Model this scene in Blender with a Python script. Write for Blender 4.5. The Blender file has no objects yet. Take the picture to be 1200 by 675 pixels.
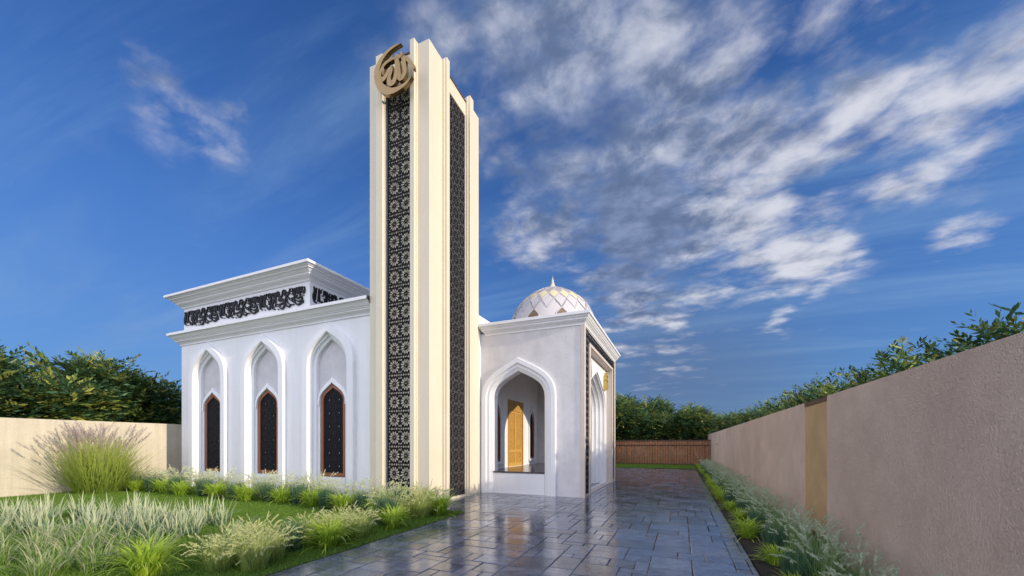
import bpy, math, random
import numpy as np
from mathutils import Vector, Matrix
from mathutils.geometry import tessellate_polygon
R = math.radians
PI = math.pi
random.seed(7)
scene = bpy.context.scene
col = scene.collection

# ------------------------------------------------------------------ camera
cam_d = bpy.data.cameras.new("camera")
cam = bpy.data.objects.new("camera", cam_d)
col.objects.link(cam)
cam.location = (0, 0, 1.6)
cam.rotation_euler = (R(90), 0, R(23.2))
cam_d.sensor_width = 36
cam_d.lens = 13.8
cam_d.shift_y = 0.152
cam_d.clip_start = 0.05
cam_d.clip_end = 5000
scene.camera = cam

# ------------------------------------------------------------------ light
SUNDIR = Vector((1.0, -0.10, 0.295)).normalized()      # towards the sun
SUN_EL = math.asin(SUNDIR.z)
SUN_AZ = math.atan2(SUNDIR.x, SUNDIR.y)                # clockwise from +Y
sun_d = bpy.data.lights.new("sun", 'SUN')
sun_d.energy = 3.7
sun_d.angle = R(0.6)
sun_d.color = (1.0, 0.86, 0.66)
sun = bpy.data.objects.new("sun", sun_d)
sun.rotation_euler = SUNDIR.to_track_quat('Z', 'Y').to_euler()
sun.location = (30, -5, 20)
col.objects.link(sun)

scene.view_settings.view_transform = 'Standard'
scene.view_settings.look = 'None'
scene.view_settings.gamma = 1
scene.view_settings.exposure = 0.15
scene.view_settings.use_curve_mapping = False

SKY_STRENGTH = 0.12


def pixdir(u, v):
    """direction on the sky, given as the photograph's view of it"""
    a = R(23.2)
    r, up, f = (u - 600) / 460, (520 - v) / 460, 1.0
    x = r * math.cos(a) - f * math.sin(a)
    y = r * math.sin(a) + f * math.cos(a)
    return Vector((x, y, up)).normalized()


def build_world():
    w = bpy.data.worlds.new("World")
    scene.world = w
    w.use_nodes = True
    nt = w.node_tree
    nt.nodes.clear()
    N, L = nt.nodes, nt.links

    def new(t, **k):
        n = N.new(t)
        for a, b in k.items():
            setattr(n, a, b)
        return n

    def val(s, v):
        if hasattr(v, 'is_linked') or hasattr(v, 'links'):
            L.new(v, s)
        else:
            s.default_value = v

    def M(op, a, b=0.0, c=0.0, clamp=False):
        n = new('ShaderNodeMath', operation=op)
        n.use_clamp = clamp
        val(n.inputs[0], a)
        val(n.inputs[1], b)
        val(n.inputs[2], c)
        return n.outputs[0]

    def mixc(f, a, b, typ='MIX'):
        n = new('ShaderNodeMix', data_type='RGBA', blend_type=typ)
        n.clamp_factor = True
        val(n.inputs[0], f)
        val(n.inputs[6], a)
        val(n.inputs[7], b)
        return n.outputs[2]

    out = new('ShaderNodeOutputWorld')
    bg = new('ShaderNodeBackground')
    bg.inputs[1].default_value = SKY_STRENGTH
    L.new(bg.outputs[0], out.inputs[0])
    sky = new('ShaderNodeTexSky', sky_type='NISHITA')
    sky.sun_disc = False
    sky.sun_elevation = SUN_EL
    sky.sun_rotation = SUN_AZ
    sky.air_density = 1.0
    sky.dust_density = 0.6
    sky.ozone_density = 3.0
    tc = new('ShaderNodeTexCoord')
    d = tc.outputs['Generated']
    sep = new('ShaderNodeSeparateXYZ')
    L.new(d, sep.inputs[0])
    x, y, z = sep.outputs
    zz = M('MAXIMUM', z, 0.0)
    # clear sky colour: nishita graded towards a deep blue
    base = mixc(1.0, sky.outputs[0], (0.34, 0.66, 1.16, 1), 'MULTIPLY')
    hz = M('MULTIPLY', M('POWER', M('SUBTRACT', 1.0, zz), 2.6), 0.75)
    base = mixc(hz, base, (1.0, 1.85, 3.4, 1))
    # plane coordinates of the cloud deck
    den = M('ADD', zz, 0.10)
    px, py = M('DIVIDE', x, den), M('DIVIDE', y, den)
    comb = new('ShaderNodeCombineXYZ')
    L.new(px, comb.inputs[0])
    L.new(py, comb.inputs[1])

    def noise(vec, scale, det, rough, dist, off=(0, 0, 0), sc=(1, 1, 1), rot=0.0):
        mp = new('ShaderNodeMapping')
        mp.inputs['Location'].default_value = off
        mp.inputs['Scale'].default_value = sc
        mp.inputs['Rotation'].default_value = (0, 0, rot)
        L.new(vec, mp.inputs[0])
        n = new('ShaderNodeTexNoise')
        n.inputs['Scale'].default_value = scale
        n.inputs['Detail'].default_value = det
        n.inputs['Roughness'].default_value = rough
        n.inputs['Distortion'].default_value = dist
        L.new(mp.outputs[0], n.inputs['Vector'])
        return n.outputs['Fac']
    P = comb.outputs[0]

    def blob(u, v, deg, dvec=None):
        c = dvec or pixdir(u, v)
        n = new('ShaderNodeVectorMath', operation='DOT_PRODUCT')
        L.new(d, n.inputs[0])
        n.inputs[1].default_value = c
        ang = M('ARCCOSINE', M('MINIMUM', n.outputs['Value'], 0.99999))
        q = M('DIVIDE', ang, R(deg))
        return M('POWER', 2.718, M('MULTIPLY', M('MULTIPLY', q, q), -1.0))

    def sumof(lst):
        s = None
        for (u, v, deg, wt) in lst:
            b = M('MULTIPLY', blob(u, v, deg), wt)
            s = b if s is None else M('ADD', s, b)
        return s
    # where the cloud lies
    cover = sumof([(755, 262, 7, .44), (740, 255, 9, .34), (870, 285, 5, .44), (925, 310, 3, .3), (980, 300, 2, .3), (920, 200, 7, .30), (840, 130, 9, .22), (690, 70, 12, .22),
                   (620, 170, 8, .28), (960, 30, 8, .08), (1185, 95, 5, .40), (1030, 85, 4, .24), (620, 260, 5, .28),
                   (745, 348, 4, .46), (800, 365, 2.5, .36), (700, 395, 4.0, .26), (955, 315, 3, .34), (1040, 215, 1.4, .50),
                   (1130, 280, 2.0, .42), (910, 375, 1.7, .42), (135, 45, 2.6, .17), (170, 95, 2.8, .20), (215, 140, 2.8, .21), (265, 168, 2.2, .20), (280, 125, 1.6, .26),
                   (560, 20, 8, .16), (1090, 10, 6, .18), (770, 420, 5, .16), (1080, 215, 1.2, .4), (780, 20, 8, .2), (640, 20, 9, .12)])
    n1 = noise(P, 2.3, 4, 0.50, 0.0, (3.1, 1.7, 0), (1.0, 1.35, 1), R(25))
    n2 = noise(P, 9.0, 9, 0.60, 0.15, (1.3, 4.2, 0), (1.0, 1.25, 1), R(25))
    vo = new('ShaderNodeTexVoronoi', feature='F1')
    vo.inputs['Scale'].default_value = 5.5
    wob = new('ShaderNodeVectorMath', operation='MULTIPLY_ADD')
    wn_ = new('ShaderNodeTexNoise')
    wn_.inputs['Scale'].default_value = 4.0
    wn_.inputs['Detail'].default_value = 4
    L.new(P, wn_.inputs['Vector'])
    L.new(wn_.outputs['Color'], wob.inputs[0])
    wob.inputs[1].default_value = (0.35, 0.35, 0)
    L.new(P, wob.inputs[2])
    L.new(wob.outputs[0], vo.inputs['Vector'])
    puff = M('SUBTRACT', 0.62, vo.outputs['Distance'])
    nn = M('ADD', M('ADD', M('MULTIPLY', n1, 0.48), M('MULTIPLY', n2, 0.40)), M('MULTIPLY', puff, 0.28))
    nn = M('ADD', nn, 0.065)
    amp = M('MULTIPLY', M('ADD', M('MULTIPLY', cover, 3.0), 0.30), 2.6)
    amp = M('MINIMUM', amp, 2.7)
    dens = M('ADD', cover, M('MULTIPLY', M('SUBTRACT', nn, 0.5), amp))
    mr = new('ShaderNodeMapRange', interpolation_type='SMOOTHSTEP')
    L.new(dens, mr.inputs[0])
    mr.inputs[1].default_value = 0.10
    mr.inputs[2].default_value = 0.85
    cl = mr.outputs[0]
    up = new('ShaderNodeMapRange', interpolation_type='SMOOTHSTEP')
    L.new(z, up.inputs[0])
    up.inputs[1].default_value = 0.0
    up.inputs[2].default_value = 0.10
    cl = M('MULTIPLY', cl, up.outputs[0])
    # grey-blue undersides, thickest where the cloud is deepest
    dark = sumof([(765, 278, 6, .85), (710, 300, 6, .5), (640, 190, 12, .55), (730, 350, 4, .3), (690, 40, 18, .50), (870, 150, 10, .30), (760, 400, 6, .4), (200, 110, 8, .2)])
    n3 = noise(P, 6.5, 8, 0.60, 0.2, (6.2, 2.2, 0))
    dk = M('ADD', dark, M('MULTIPLY', M('SUBTRACT', n3, 0.45), 2.4))
    dk = M('ADD', dk, M('MULTIPLY', puff, -0.5))
    dks = new('ShaderNodeMapRange', interpolation_type='SMOOTHSTEP')
    L.new(dk, dks.inputs[0])
    dks.inputs[1].default_value = -0.25
    dks.inputs[2].default_value = 1.0
    dk = dks.outputs[0]
    belly = new('ShaderNodeMapRange', interpolation_type='SMOOTHSTEP')
    L.new(M('ADD', M('MULTIPLY', n3, 0.7), M('MULTIPLY', n2, 0.3)), belly.inputs[0])
    belly.inputs[1].default_value = 0.36
    belly.inputs[2].default_value = 0.62
    under = mixc(belly.outputs[0], (1.7, 2.25, 3.7, 1), (0.68, 1.10, 2.15, 1))
    cloudc = mixc(M('MULTIPLY', dk, 0.94), (5.4, 5.5, 6.1, 1), under)
    # thin high veil of cirrus, long streaks
    n4 = noise(P, 0.9, 8, 0.62, 0.5, (0.4, 2.9, 0), (0.45, 2.6, 1), R(-28))
    veil = new('ShaderNodeMapRange', interpolation_type='SMOOTHSTEP')
    L.new(n4, veil.inputs[0])
    veil.inputs[1].default_value = 0.40
    veil.inputs[2].default_value = 0.85
    base2 = mixc(M('MULTIPLY', veil.outputs[0], 0.60), base, (2.0, 3.3, 5.2, 1))
    # low dusky bank over the trees
    lb = sumof([(760, 440, 10, 1.2), (880, 450, 8, .7), (100, 400, 14, .35)])
    base3 = mixc(M('MULTIPLY', lb, 0.6, clamp=True), base2, (0.85, 1.35, 2.5, 1))
    full = mixc(M('MULTIPLY', cl, 0.93), base3, cloudc)
    # unseen bright cloud added behind the viewer as fill light for the hall front
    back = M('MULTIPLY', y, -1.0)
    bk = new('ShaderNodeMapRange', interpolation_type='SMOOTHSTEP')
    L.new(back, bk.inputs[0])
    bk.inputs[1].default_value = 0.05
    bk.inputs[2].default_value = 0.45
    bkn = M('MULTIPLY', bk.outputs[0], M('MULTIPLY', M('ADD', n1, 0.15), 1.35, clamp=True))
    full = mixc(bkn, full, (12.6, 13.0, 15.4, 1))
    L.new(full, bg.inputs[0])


build_world()
scene.world.cycles.sampling_method = 'MANUAL'
scene.world.cycles.sample_map_resolution = 512

# ------------------------------------------------------------------ materials
MAT = {}


def mat(name, base, rough=0.6, metal=0.0, var=0.0, vscale=3.0, bump=0.0, bscale=40.0, spec=0.5, var2=None, bdist=0.01, bdet=6, streak=0.0):
    if name in MAT:
        return MAT[name]
    m = bpy.data.materials.new(name)
    m.use_nodes = True
    nt = m.node_tree
    b = nt.nodes['Principled BSDF']
    b.inputs['Base Color'].default_value = (*base, 1)
    b.inputs['Roughness'].default_value = rough
    b.inputs['Metallic'].default_value = metal
    b.inputs['Specular IOR Level'].default_value = spec
    tc = nt.nodes.new('ShaderNodeTexCoord')
    if var:
        n = nt.nodes.new('ShaderNodeTexNoise')
        n.inputs['Scale'].default_value = vscale
        n.inputs['Detail'].default_value = 8
        n.inputs['Roughness'].default_value = 0.65
        nt.links.new(tc.outputs['Object'], n.inputs['Vector'])
        r = nt.nodes.new('ShaderNodeValToRGB')
        r.color_ramp.elements[0].position = 0.3
        r.color_ramp.elements[1].position = 0.7
        c2 = var2 or tuple(c * (1 - var) for c in base)
        r.color_ramp.elements[0].color = (*c2, 1)
        r.color_ramp.elements[1].color = (*base, 1)
        nt.links.new(n.outputs['Fac'], r.inputs[0])
        nt.links.new(r.outputs[0], b.inputs['Base Color'])
    if streak:
        mp = nt.nodes.new('ShaderNodeMapping')
        mp.inputs['Scale'].default_value = (5.0, 5.0, 0.35)
        nt.links.new(tc.outputs['Object'], mp.inputs[0])
        n = nt.nodes.new('ShaderNodeTexNoise')
        n.inputs['Scale'].default_value = 1.6
        n.inputs['Detail'].default_value = 9
        n.inputs['Roughness'].default_value = 0.7
        nt.links.new(mp.outputs[0], n.inputs['Vector'])
        r = nt.nodes.new('ShaderNodeValToRGB')
        r.color_ramp.elements[0].position = 0.30
        r.color_ramp.elements[1].position = 0.55
        r.color_ramp.elements[0].color = (1 - streak, 1 - streak, 1 - streak * 1.15, 1)
        r.color_ramp.elements[1].color = (1, 1, 1, 1)
        nt.links.new(n.outputs['Fac'], r.inputs[0])
        mx = nt.nodes.new('ShaderNodeMix')
        mx.data_type = 'RGBA'
        mx.blend_type = 'MULTIPLY'
        mx.inputs[0].default_value = 1
        src = b.inputs['Base Color']
        if src.links:
            nt.links.new(src.links[0].from_socket, mx.inputs[6])
        else:
            mx.inputs[6].default_value = (*base, 1)
        nt.links.new(r.outputs[0], mx.inputs[7])
        nt.links.new(mx.outputs[2], src)
    if bump:
        n = nt.nodes.new('ShaderNodeTexNoise')
        n.inputs['Scale'].default_value = bscale
        n.inputs['Detail'].default_value = bdet
        nt.links.new(tc.outputs['Object'], n.inputs['Vector'])
        bp = nt.nodes.new('ShaderNodeBump')
        bp.inputs['Strength'].default_value = bump
        bp.inputs['Distance'].default_value = bdist
        nt.links.new(n.outputs['Fac'], bp.inputs['Height'])
        nt.links.new(bp.outputs[0], b.inputs['Normal'])
    MAT[name] = m
    return m


def leafmat(name, trans=0.35, rough=0.5, spec=0.3):
    m = bpy.data.materials.new(name)
    m.use_nodes = True
    nt = m.node_tree
    b = nt.nodes['Principled BSDF']
    b.inputs['Roughness'].default_value = rough
    b.inputs['Specular IOR Level'].default_value = spec
    a = nt.nodes.new('ShaderNodeAttribute')
    a.attribute_name = 'Col'
    nt.links.new(a.outputs['Color'], b.inputs['Base Color'])
    t = nt.nodes.new('ShaderNodeBsdfTranslucent')
    nt.links.new(a.outputs['Color'], t.inputs['Color'])
    mx = nt.nodes.new('ShaderNodeMixShader')
    mx.inputs[0].default_value = trans
    nt.links.new(b.outputs[0], mx.inputs[1])
    nt.links.new(t.outputs[0], mx.inputs[2])
    nt.links.new(mx.outputs[0], nt.nodes['Material Output'].inputs['Surface'])
    MAT[name] = m
    return m


white = mat('white_paint', (0.80, 0.80, 0.82), 0.5, var=0.06, vscale=1.3, streak=.055, bump=0.10, bscale=60, bdist=0.004)
plaster = mat('grey_white_stucco', (0.70, 0.68, 0.685), 0.8, var=0.16, vscale=2.2, streak=.06, bump=0.35, bscale=24, bdist=0.02)
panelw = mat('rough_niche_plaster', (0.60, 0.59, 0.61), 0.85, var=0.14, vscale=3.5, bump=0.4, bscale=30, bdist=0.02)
cream = mat('cream_paint', (0.70, 0.63, 0.49), 0.55, var=0.05, vscale=1.0, streak=.055, bump=0.08, bscale=70, bdist=0.004)
beige = mat('beige_stone_trim', (0.62, 0.54, 0.47), 0.6, var=0.1, vscale=5)
blackm = mat('black_metal', (0.010, 0.010, 0.014), 0.6, 0.0, spec=0.12)
sidescreen = mat('dark_bronze_screen', (0.055, 0.052, 0.052), 0.6, spec=0.2)
darkglass = mat('dark_glass', (0.004, 0.004, 0.006), 0.08, spec=0.6)
terracotta = mat('terracotta_wood', (0.30, 0.105, 0.05), 0.5, var=0.3, vscale=12, bump=0.1, bscale=50)
inkm = mat('black_letter_metal', (0.014, 0.014, 0.018), 0.5, spec=0.2)
brass = mat('brass', (0.30, 0.205, 0.095), 0.25, 0.92, var=0.15, vscale=6)
lwallm = mat('cream_stucco', (0.61, 0.545, 0.43), 0.85, var=0.16, vscale=1.2, streak=.16, bump=0.5, bscale=18, bdist=0.02)
ochre = mat('ochre_plaster', (0.56, 0.36, 0.17), 0.8, var=0.25, vscale=1.5, bump=0.4, bscale=22, bdist=0.02)
brownstrip = mat('brown_flashing', (0.12, 0.055, 0.03), 0.7, var=0.2, vscale=8)
darkmarble = mat('dark_marble', (0.035, 0.032, 0.036), 0.18, var=0.5, vscale=22, var2=(0.14, 0.13, 0.14))
soil = mat('dark_soil', (0.03, 0.022, 0.015), 0.95, var=0.4, vscale=9, bump=0.8, bscale=30, bdist=0.04)
fencewood = mat('fence_wood', (0.33, 0.145, 0.06), 0.6, var=0.5, vscale=5)
fencedark = mat('dark_fence_trim', (0.05, 0.022, 0.014), 0.6)
bark = mat('bark', (0.09, 0.065, 0.045), 0.9, var=0.4, vscale=8, bump=0.6, bscale=20, bdist=0.03)
tankgrey = mat('roof_membrane', (0.45, 0.45, 0.46), 0.8)
domewhite = mat('dome_white', (0.58, 0.555, 0.56), 0.5)
domecream = mat('dome_cream_panel', (0.74, 0.66, 0.40), 0.5)
domelilac = mat('dome_grey_panel', (0.42, 0.38, 0.37), 0.5)
domewin = mat('dome_window_bronze', (0.20, 0.145, 0.085), 0.3)
leaf = leafmat('tree_leaf', 0.25)
blade = leafmat('grass_leaf', 0.45, 0.55)


def door_gold():
    m = mat('carved_gold_wood', (0.50, 0.27, 0.055), 0.42, 0.0, var=0.2, vscale=10)
    nt = m.node_tree
    b = nt.nodes['Principled BSDF']
    tc = nt.nodes.new('ShaderNodeTexCoord')
    v = nt.nodes.new('ShaderNodeTexVoronoi')
    v.inputs['Scale'].default_value = 22
    v.feature = 'DISTANCE_TO_EDGE'
    nt.links.new(tc.outputs['Object'], v.inputs['Vector'])
    r = nt.nodes.new('ShaderNodeValToRGB')
    r.color_ramp.elements[0].color = (0.66, 0.38, 0.08, 1)
    r.color_ramp.elements[1].color = (0.30, 0.15, 0.03, 1)
    r.color_ramp.elements[0].position = 0.05
    r.color_ramp.elements[1].position = 0.14
    nt.links.new(v.outputs['Distance'], r.inputs[0])
    nt.links.new(r.outputs[0], b.inputs['Base Color'])
    bp = nt.nodes.new('ShaderNodeBump')
    bp.invert = True
    bp.inputs['Strength'].default_value = 0.9
    bp.inputs['Distance'].default_value = 0.02
    nt.links.new(v.outputs['Distance'], bp.inputs['Height'])
    nt.links.new(bp.outputs[0], b.inputs['Normal'])
    return m


goldplain = mat('gold_door_wood', (0.60, 0.36, 0.09), 0.4, 0.0, var=0.15, vscale=14)
goldcarved = door_gold()


def swirl_wall():
    m = bpy.data.materials.new('pink_swirl_stucco')
    m.use_nodes = True
    nt = m.node_tree
    N, L = nt.nodes, nt.links
    b = N['Principled BSDF']
    b.inputs['Roughness'].default_value = 0.85
    tc = N.new('ShaderNodeTexCoord')
    big = N.new('ShaderNodeTexNoise')
    big.inputs['Scale'].default_value = 1.1
    big.inputs['Detail'].default_value = 3
    L.new(tc.outputs['Object'], big.inputs['Vector'])
    mp = N.new('ShaderNodeMapping')
    mp.inputs['Scale'].default_value = (1, 1, 1)
    L.new(tc.outputs['Object'], mp.inputs[0])
    mixv = N.new('ShaderNodeMix')
    mixv.data_type = 'VECTOR'
    mixv.inputs[0].default_value = 0.42
    L.new(mp.outputs[0], mixv.inputs[4])
    L.new(big.outputs['Color'], mixv.inputs[5])
    wv = N.new('ShaderNodeTexWave')
    wv.wave_type = 'RINGS'
    wv.inputs['Scale'].default_value = 9
    wv.inputs['Distortion'].default_value = 9
    wv.inputs['Detail'].default_value = 4
    wv.inputs['Detail Scale'].default_value = 2.4
    L.new(mixv.outputs[1], wv.inputs['Vector'])
    fn = N.new('ShaderNodeTexNoise')
    fn.inputs['Scale'].default_value = 44
    fn.inputs['Detail'].default_value = 8
    fn.inputs['Distortion'].default_value = 1.6
    L.new(tc.outputs['Object'], fn.inputs['Vector'])
    ad = N.new('ShaderNodeMath')
    ad.operation = 'MULTIPLY_ADD'
    ad.inputs[1].default_value = 0.14
    L.new(wv.outputs['Fac'], ad.inputs[0])
    L.new(fn.outputs['Fac'], ad.inputs[2])
    bp = N.new('ShaderNodeBump')
    bp.inputs['Strength'].default_value = 0.9
    bp.inputs['Distance'].default_value = 0.035
    L.new(ad.outputs[0], bp.inputs['Height'])
    L.new(bp.outputs[0], b.inputs['Normal'])
    n2 = N.new('ShaderNodeTexNoise')
    n2.inputs['Scale'].default_value = 0.9
    n2.inputs['Detail'].default_value = 9
    n2.inputs['Roughness'].default_value = 0.7
    L.new(tc.outputs['Object'], n2.inputs['Vector'])
    r = N.new('ShaderNodeValToRGB')
    r.color_ramp.elements[0].position = 0.32
    r.color_ramp.elements[1].position = 0.7
    r.color_ramp.elements[0].color = (0.62, 0.46, 0.355, 1)
    r.color_ramp.elements[1].color = (0.80, 0.62, 0.485, 1)
    L.new(n2.outputs['Fac'], r.inputs[0])
    L.new(r.outputs[0], b.inputs['Base Color'])
    MAT['swirl'] = m
    return m


swirl = swirl_wall()


def paver_mat():
    m = bpy.data.materials.new('wet_slate_paver')
    m.use_nodes = True
    nt = m.node_tree
    N, L = nt.nodes, nt.links
    b = N['Principled BSDF']
    tc = N.new('ShaderNodeTexCoord')
    a = N.new('ShaderNodeAttribute')
    a.attribute_name = 'Col'
    n = N.new('ShaderNodeTexNoise')
    n.inputs['Scale'].default_value = 6
    n.inputs['Detail'].default_value = 9
    n.inputs['Roughness'].default_value = 0.7
    L.new(tc.outputs['Object'], n.inputs['Vector'])
    r = N.new('ShaderNodeValToRGB')
    r.color_ramp.elements[0].position = 0.3
    r.color_ramp.elements[1].position = 0.75
    r.color_ramp.elements[0].color = (0.45, 0.45, 0.47, 1)
    r.color_ramp.elements[1].color = (1.25, 1.22, 1.2, 1)
    L.new(n.outputs['Fac'], r.inputs[0])
    mx = N.new('ShaderNodeMix')
    mx.data_type = 'RGBA'
    mx.blend_type = 'MULTIPLY'
    mx.inputs[0].default_value = 1
    L.new(a.outputs['Color'], mx.inputs[6])
    L.new(r.outputs[0], mx.inputs[7])
    L.new(mx.outputs[2], b.inputs['Base Color'])
    w = N.new('ShaderNodeTexNoise')
    w.inputs['Scale'].default_value = 1.3
    w.inputs['Detail'].default_value = 5
    L.new(tc.outputs['Object'], w.inputs['Vector'])
    mr = N.new('ShaderNodeMapRange')
    mr.inputs[1].default_value = 0.38
    mr.inputs[2].default_value = 0.68
    mr.inputs[3].default_value = 0.09
    mr.inputs[4].default_value = 0.30
    L.new(w.outputs['Fac'], mr.inputs[0])
    L.new(mr.outputs[0], b.inputs['Roughness'])
    b.inputs['Specular IOR Level'].default_value = 0.75
    b.inputs['Coat Weight'].default_value = 0.25
    b.inputs['Coat Roughness'].default_value = 0.10
    n3 = N.new('ShaderNodeTexNoise')
    n3.inputs['Scale'].default_value = 16
    n3.inputs['Detail'].default_value = 6
    L.new(tc.outputs['Object'], n3.inputs['Vector'])
    bp = N.new('ShaderNodeBump')
    bp.inputs['Strength'].default_value = 0.16
    bp.inputs['Distance'].default_value = 0.012
    L.new(n3.outputs['Fac'], bp.inputs['Height'])
    L.new(bp.outputs[0], b.inputs['Normal'])
    return m


paver = paver_mat()
joint = mat('paver_joint', (0.035, 0.035, 0.04), 0.7, var=0.3, vscale=9)
lawnm = mat('lawn_turf', (0.11, 0.20, 0.025), 0.9, var=0.4, vscale=3.0, bump=0.8, bscale=60, bdist=0.03)
groundm = mat('rough_ground', (0.06, 0.08, 0.03), 0.95, var=0.4, vscale=0.3)

# ------------------------------------------------------------------ mesh helpers


class MB:
    def __init__(self):
        self.v, self.f = [], []

    def add(self, vs, fs):
        o = len(self.v)
        self.v += [tuple(p) for p in vs]
        self.f += [tuple(i + o for i in f) for f in fs]
        return self

    def box(self, x0, x1, y0, y1, z0, z1):
        vs = [(x, y, z) for z in (z0, z1) for y in (y0, y1) for x in (x0, x1)]
        return self.add(vs, [(0, 2, 3, 1), (4, 5, 7, 6), (0, 1, 5, 4), (1, 3, 7, 5), (3, 2, 6, 7), (2, 0, 4, 6)])

    def build(self, name, m, parent=None, smooth=False, bevel=0.0, recalc=True, cols=None):
        me = bpy.data.meshes.new(name)
        me.from_pydata(self.v, [], self.f)
        if recalc:
            import bmesh
            bm = bmesh.new()
            bm.from_mesh(me)
            bmesh.ops.recalc_face_normals(bm, faces=bm.faces)
            bm.to_mesh(me)
            bm.free()
        if cols is not None:
            at = me.color_attributes.new('Col', 'FLOAT_COLOR', 'POINT')
            at.data.foreach_set('color', np.asarray(cols, dtype=np.float32).ravel())
        me.materials.append(m)
        if smooth:
            me.polygons.foreach_set('use_smooth', [True] * len(me.polygons))
        me.update()
        o = bpy.data.objects.new(name, me)
        col.objects.link(o)
        if parent is not None:
            o.parent = parent
            o.matrix_parent_inverse = Matrix.Translation(-Vector(parent_world(parent)))
        if bevel:
            bv = o.modifiers.new('bevel', 'BEVEL')
            bv.width = bevel
            bv.segments = 2
            bv.limit_method = 'ANGLE'
            bv.angle_limit = R(40)
        return o


def parent_world(o):
    p = Vector((0, 0, 0))
    # meshes are written in world coordinates; only Empties carry an offset
    if o.type == 'EMPTY':
        p += Vector(o.location)
    return p


def thing(name, label, cat, loc=(0, 0, 0), group=None):
    o = bpy.data.objects.new(name, None)
    o.empty_display_size = 0.2
    o.location = loc
    col.objects.link(o)
    tag(o, label, cat, group)
    return o


def tag(o, label, cat, group=None):
    o['label'] = label
    o['category'] = cat
    if group:
        o['group'] = group
    return o


def struct(o):
    o['kind'] = 'structure'
    return o


class Frame:
    """a wall's own axes: u along the wall, d out of it, z up"""

    def __init__(s, o, a, n):
        s.o, s.a, s.n = Vector(o), Vector(a), Vector(n)

    def P(s, u, z, d):
        p = s.o + s.a * u + s.n * d
        return (p.x, p.y, p.z + z)


def sample_bez(p0, p1, p2, p3, n):
    out = []
    for i in range(n + 1):
        t = i / n
        a, b, c, d = (1 - t) ** 3, 3 * t * (1 - t) ** 2, 3 * t * t * (1 - t), t ** 3
        out.append((a * p0[0] + b * p1[0] + c * p2[0] + d * p3[0], a * p0[1] + b * p1[1] + c * p2[1] + d * p3[1]))
    return out


def arch(cx, w, z0, zs, za, n=14):
    """keel-pointed arch outline, left foot to right foot (open at the bottom)"""
    h = za - zs
    hw = w / 2
    right = sample_bez((hw, zs), (hw, zs + h * .50), (hw * .72, zs + h * .66), (0, za), n)
    left = [(-x, z) for x, z in right]
    pts = [(-hw, z0)] + left + [(x, z) for x, z in reversed(right[:-1])] + [(hw, z0)]
    return [(cx + x, z) for x, z in pts]


def ogee(cx, w, z0, zs, za, n=9):
    h = za - zs
    hw = w / 2
    a = sample_bez((hw, zs), (hw, zs + h * .38), (hw * .62, zs + h * .58), (hw * .40, zs + h * .72), n)
    b = sample_bez((hw * .40, zs + h * .72), (hw * .22, zs + h * .83), (hw * .06, zs + h * .88), (0, za), n)
    right = a + b[1:]
    left = [(-x, z) for x, z in right]
    pts = [(-hw, z0)] + left + [(x, z) for x, z in reversed(right[:-1])] + [(hw, z0)]
    return [(cx + x, z) for x, z in pts]


def loft(mb, fr, layers, close=False):
    """layers: list of (outline, depth); strips between successive outlines"""
    base = []
    n = len(layers[0][0])
    vs = []
    for (pts, d) in layers:
        for (u, z) in pts:
            vs.append(fr.P(u, z, d))
    fs = []
    for k in range(len(layers) - 1):
        for i in range(n - 1 + (1 if close else 0)):
            j = (i + 1) % n
            fs.append((k * n + i, k * n + j, (k + 1) * n + j, (k + 1) * n + i))
    # end caps across the profile
    if not close and len(layers) > 2:
        fs.append(tuple(k * n for k in range(len(layers))))
        fs.append(tuple(k * n + n - 1 for k in range(len(layers))))
    mb.add(vs, fs)
    return mb


def plate(mb, fr, outer, holes, d0, d1, reveal=True, back=True, skip=None):
    """flat slab with openings; d1 is the outward face"""
    loops = [[Vector((u, z, 0)) for u, z in outer]] + [[Vector((u, z, 0)) for u, z in h] for h in holes]
    tris = tessellate_polygon(loops)
    flat = [p for l in loops for p in l]
    n = len(flat)
    vs = [fr.P(p.x, p.y, d1) for p in flat]
    fs = [tuple(t) for t in tris]
    if back:
        vs += [fr.P(p.x, p.y, d0) for p in flat]
        fs += [tuple(i + n for i in reversed(t)) for t in tris]
        s = 0
        for li, l in enumerate(loops):
            m = len(l)
            for i in range(m):
                j = (i + 1) % m
                if skip and skip(l[i], l[j]):
                    continue
                fs.append((s + i, s + j, n + s + j, n + s + i))
            s += m
    mb.add(vs, fs)
    return mb


def rosette_holes(cx, cz, s, style='bold'):
    """openings of one square screen cell of size s"""
    H = []

    def ngon(r, k, ph=0.0, ox=0.0, oz=0.0):
        return [(cx + ox + r * math.cos(ph + 2 * PI * i / k), cz + oz + r * math.sin(ph + 2 * PI * i / k)) for i in range(k)]
    if style == 'dots':
        H.append(ngon(s * .075, 8))
        for i in range(10):
            a = 2 * PI * i / 10
            H.append(ngon(s * .038, 5, a, s * .21 * math.cos(a), s * .21 * math.sin(a)))
            a += PI / 10
            H.append(ngon(s * .034, 5, a, s * .36 * math.cos(a), s * .36 * math.sin(a)))
        for sx in (-1, 1):
            for sz in (-1, 1):
                H.append(ngon(s * .055, 4, 0, sx * s * .43, sz * s * .43))
        return H
    n = 12
    H.append(ngon(s * .065, 8))
    for i in range(n):
        a = 2 * PI * i / n + PI / n
        ca, sa = math.cos(a), math.sin(a)

        def pt(r, t):
            return (cx + s * (r * ca - t * sa), cz + s * (r * sa + t * ca))
        H.append([pt(.11, 0), pt(.20, .038), pt(.37, .078), pt(.465, .030), pt(.465, -.030), pt(.37, -.078), pt(.20, -.038)])
    for sx in (-1, 1):
        for sz in (-1, 1):
            P = lambda x, z: (cx + sx * s * x, cz + sz * s * z)
            H.append([P(.48, .48), P(.48, .36), P(.395, .335), P(.335, .395), P(.36, .48)])
    return H


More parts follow.
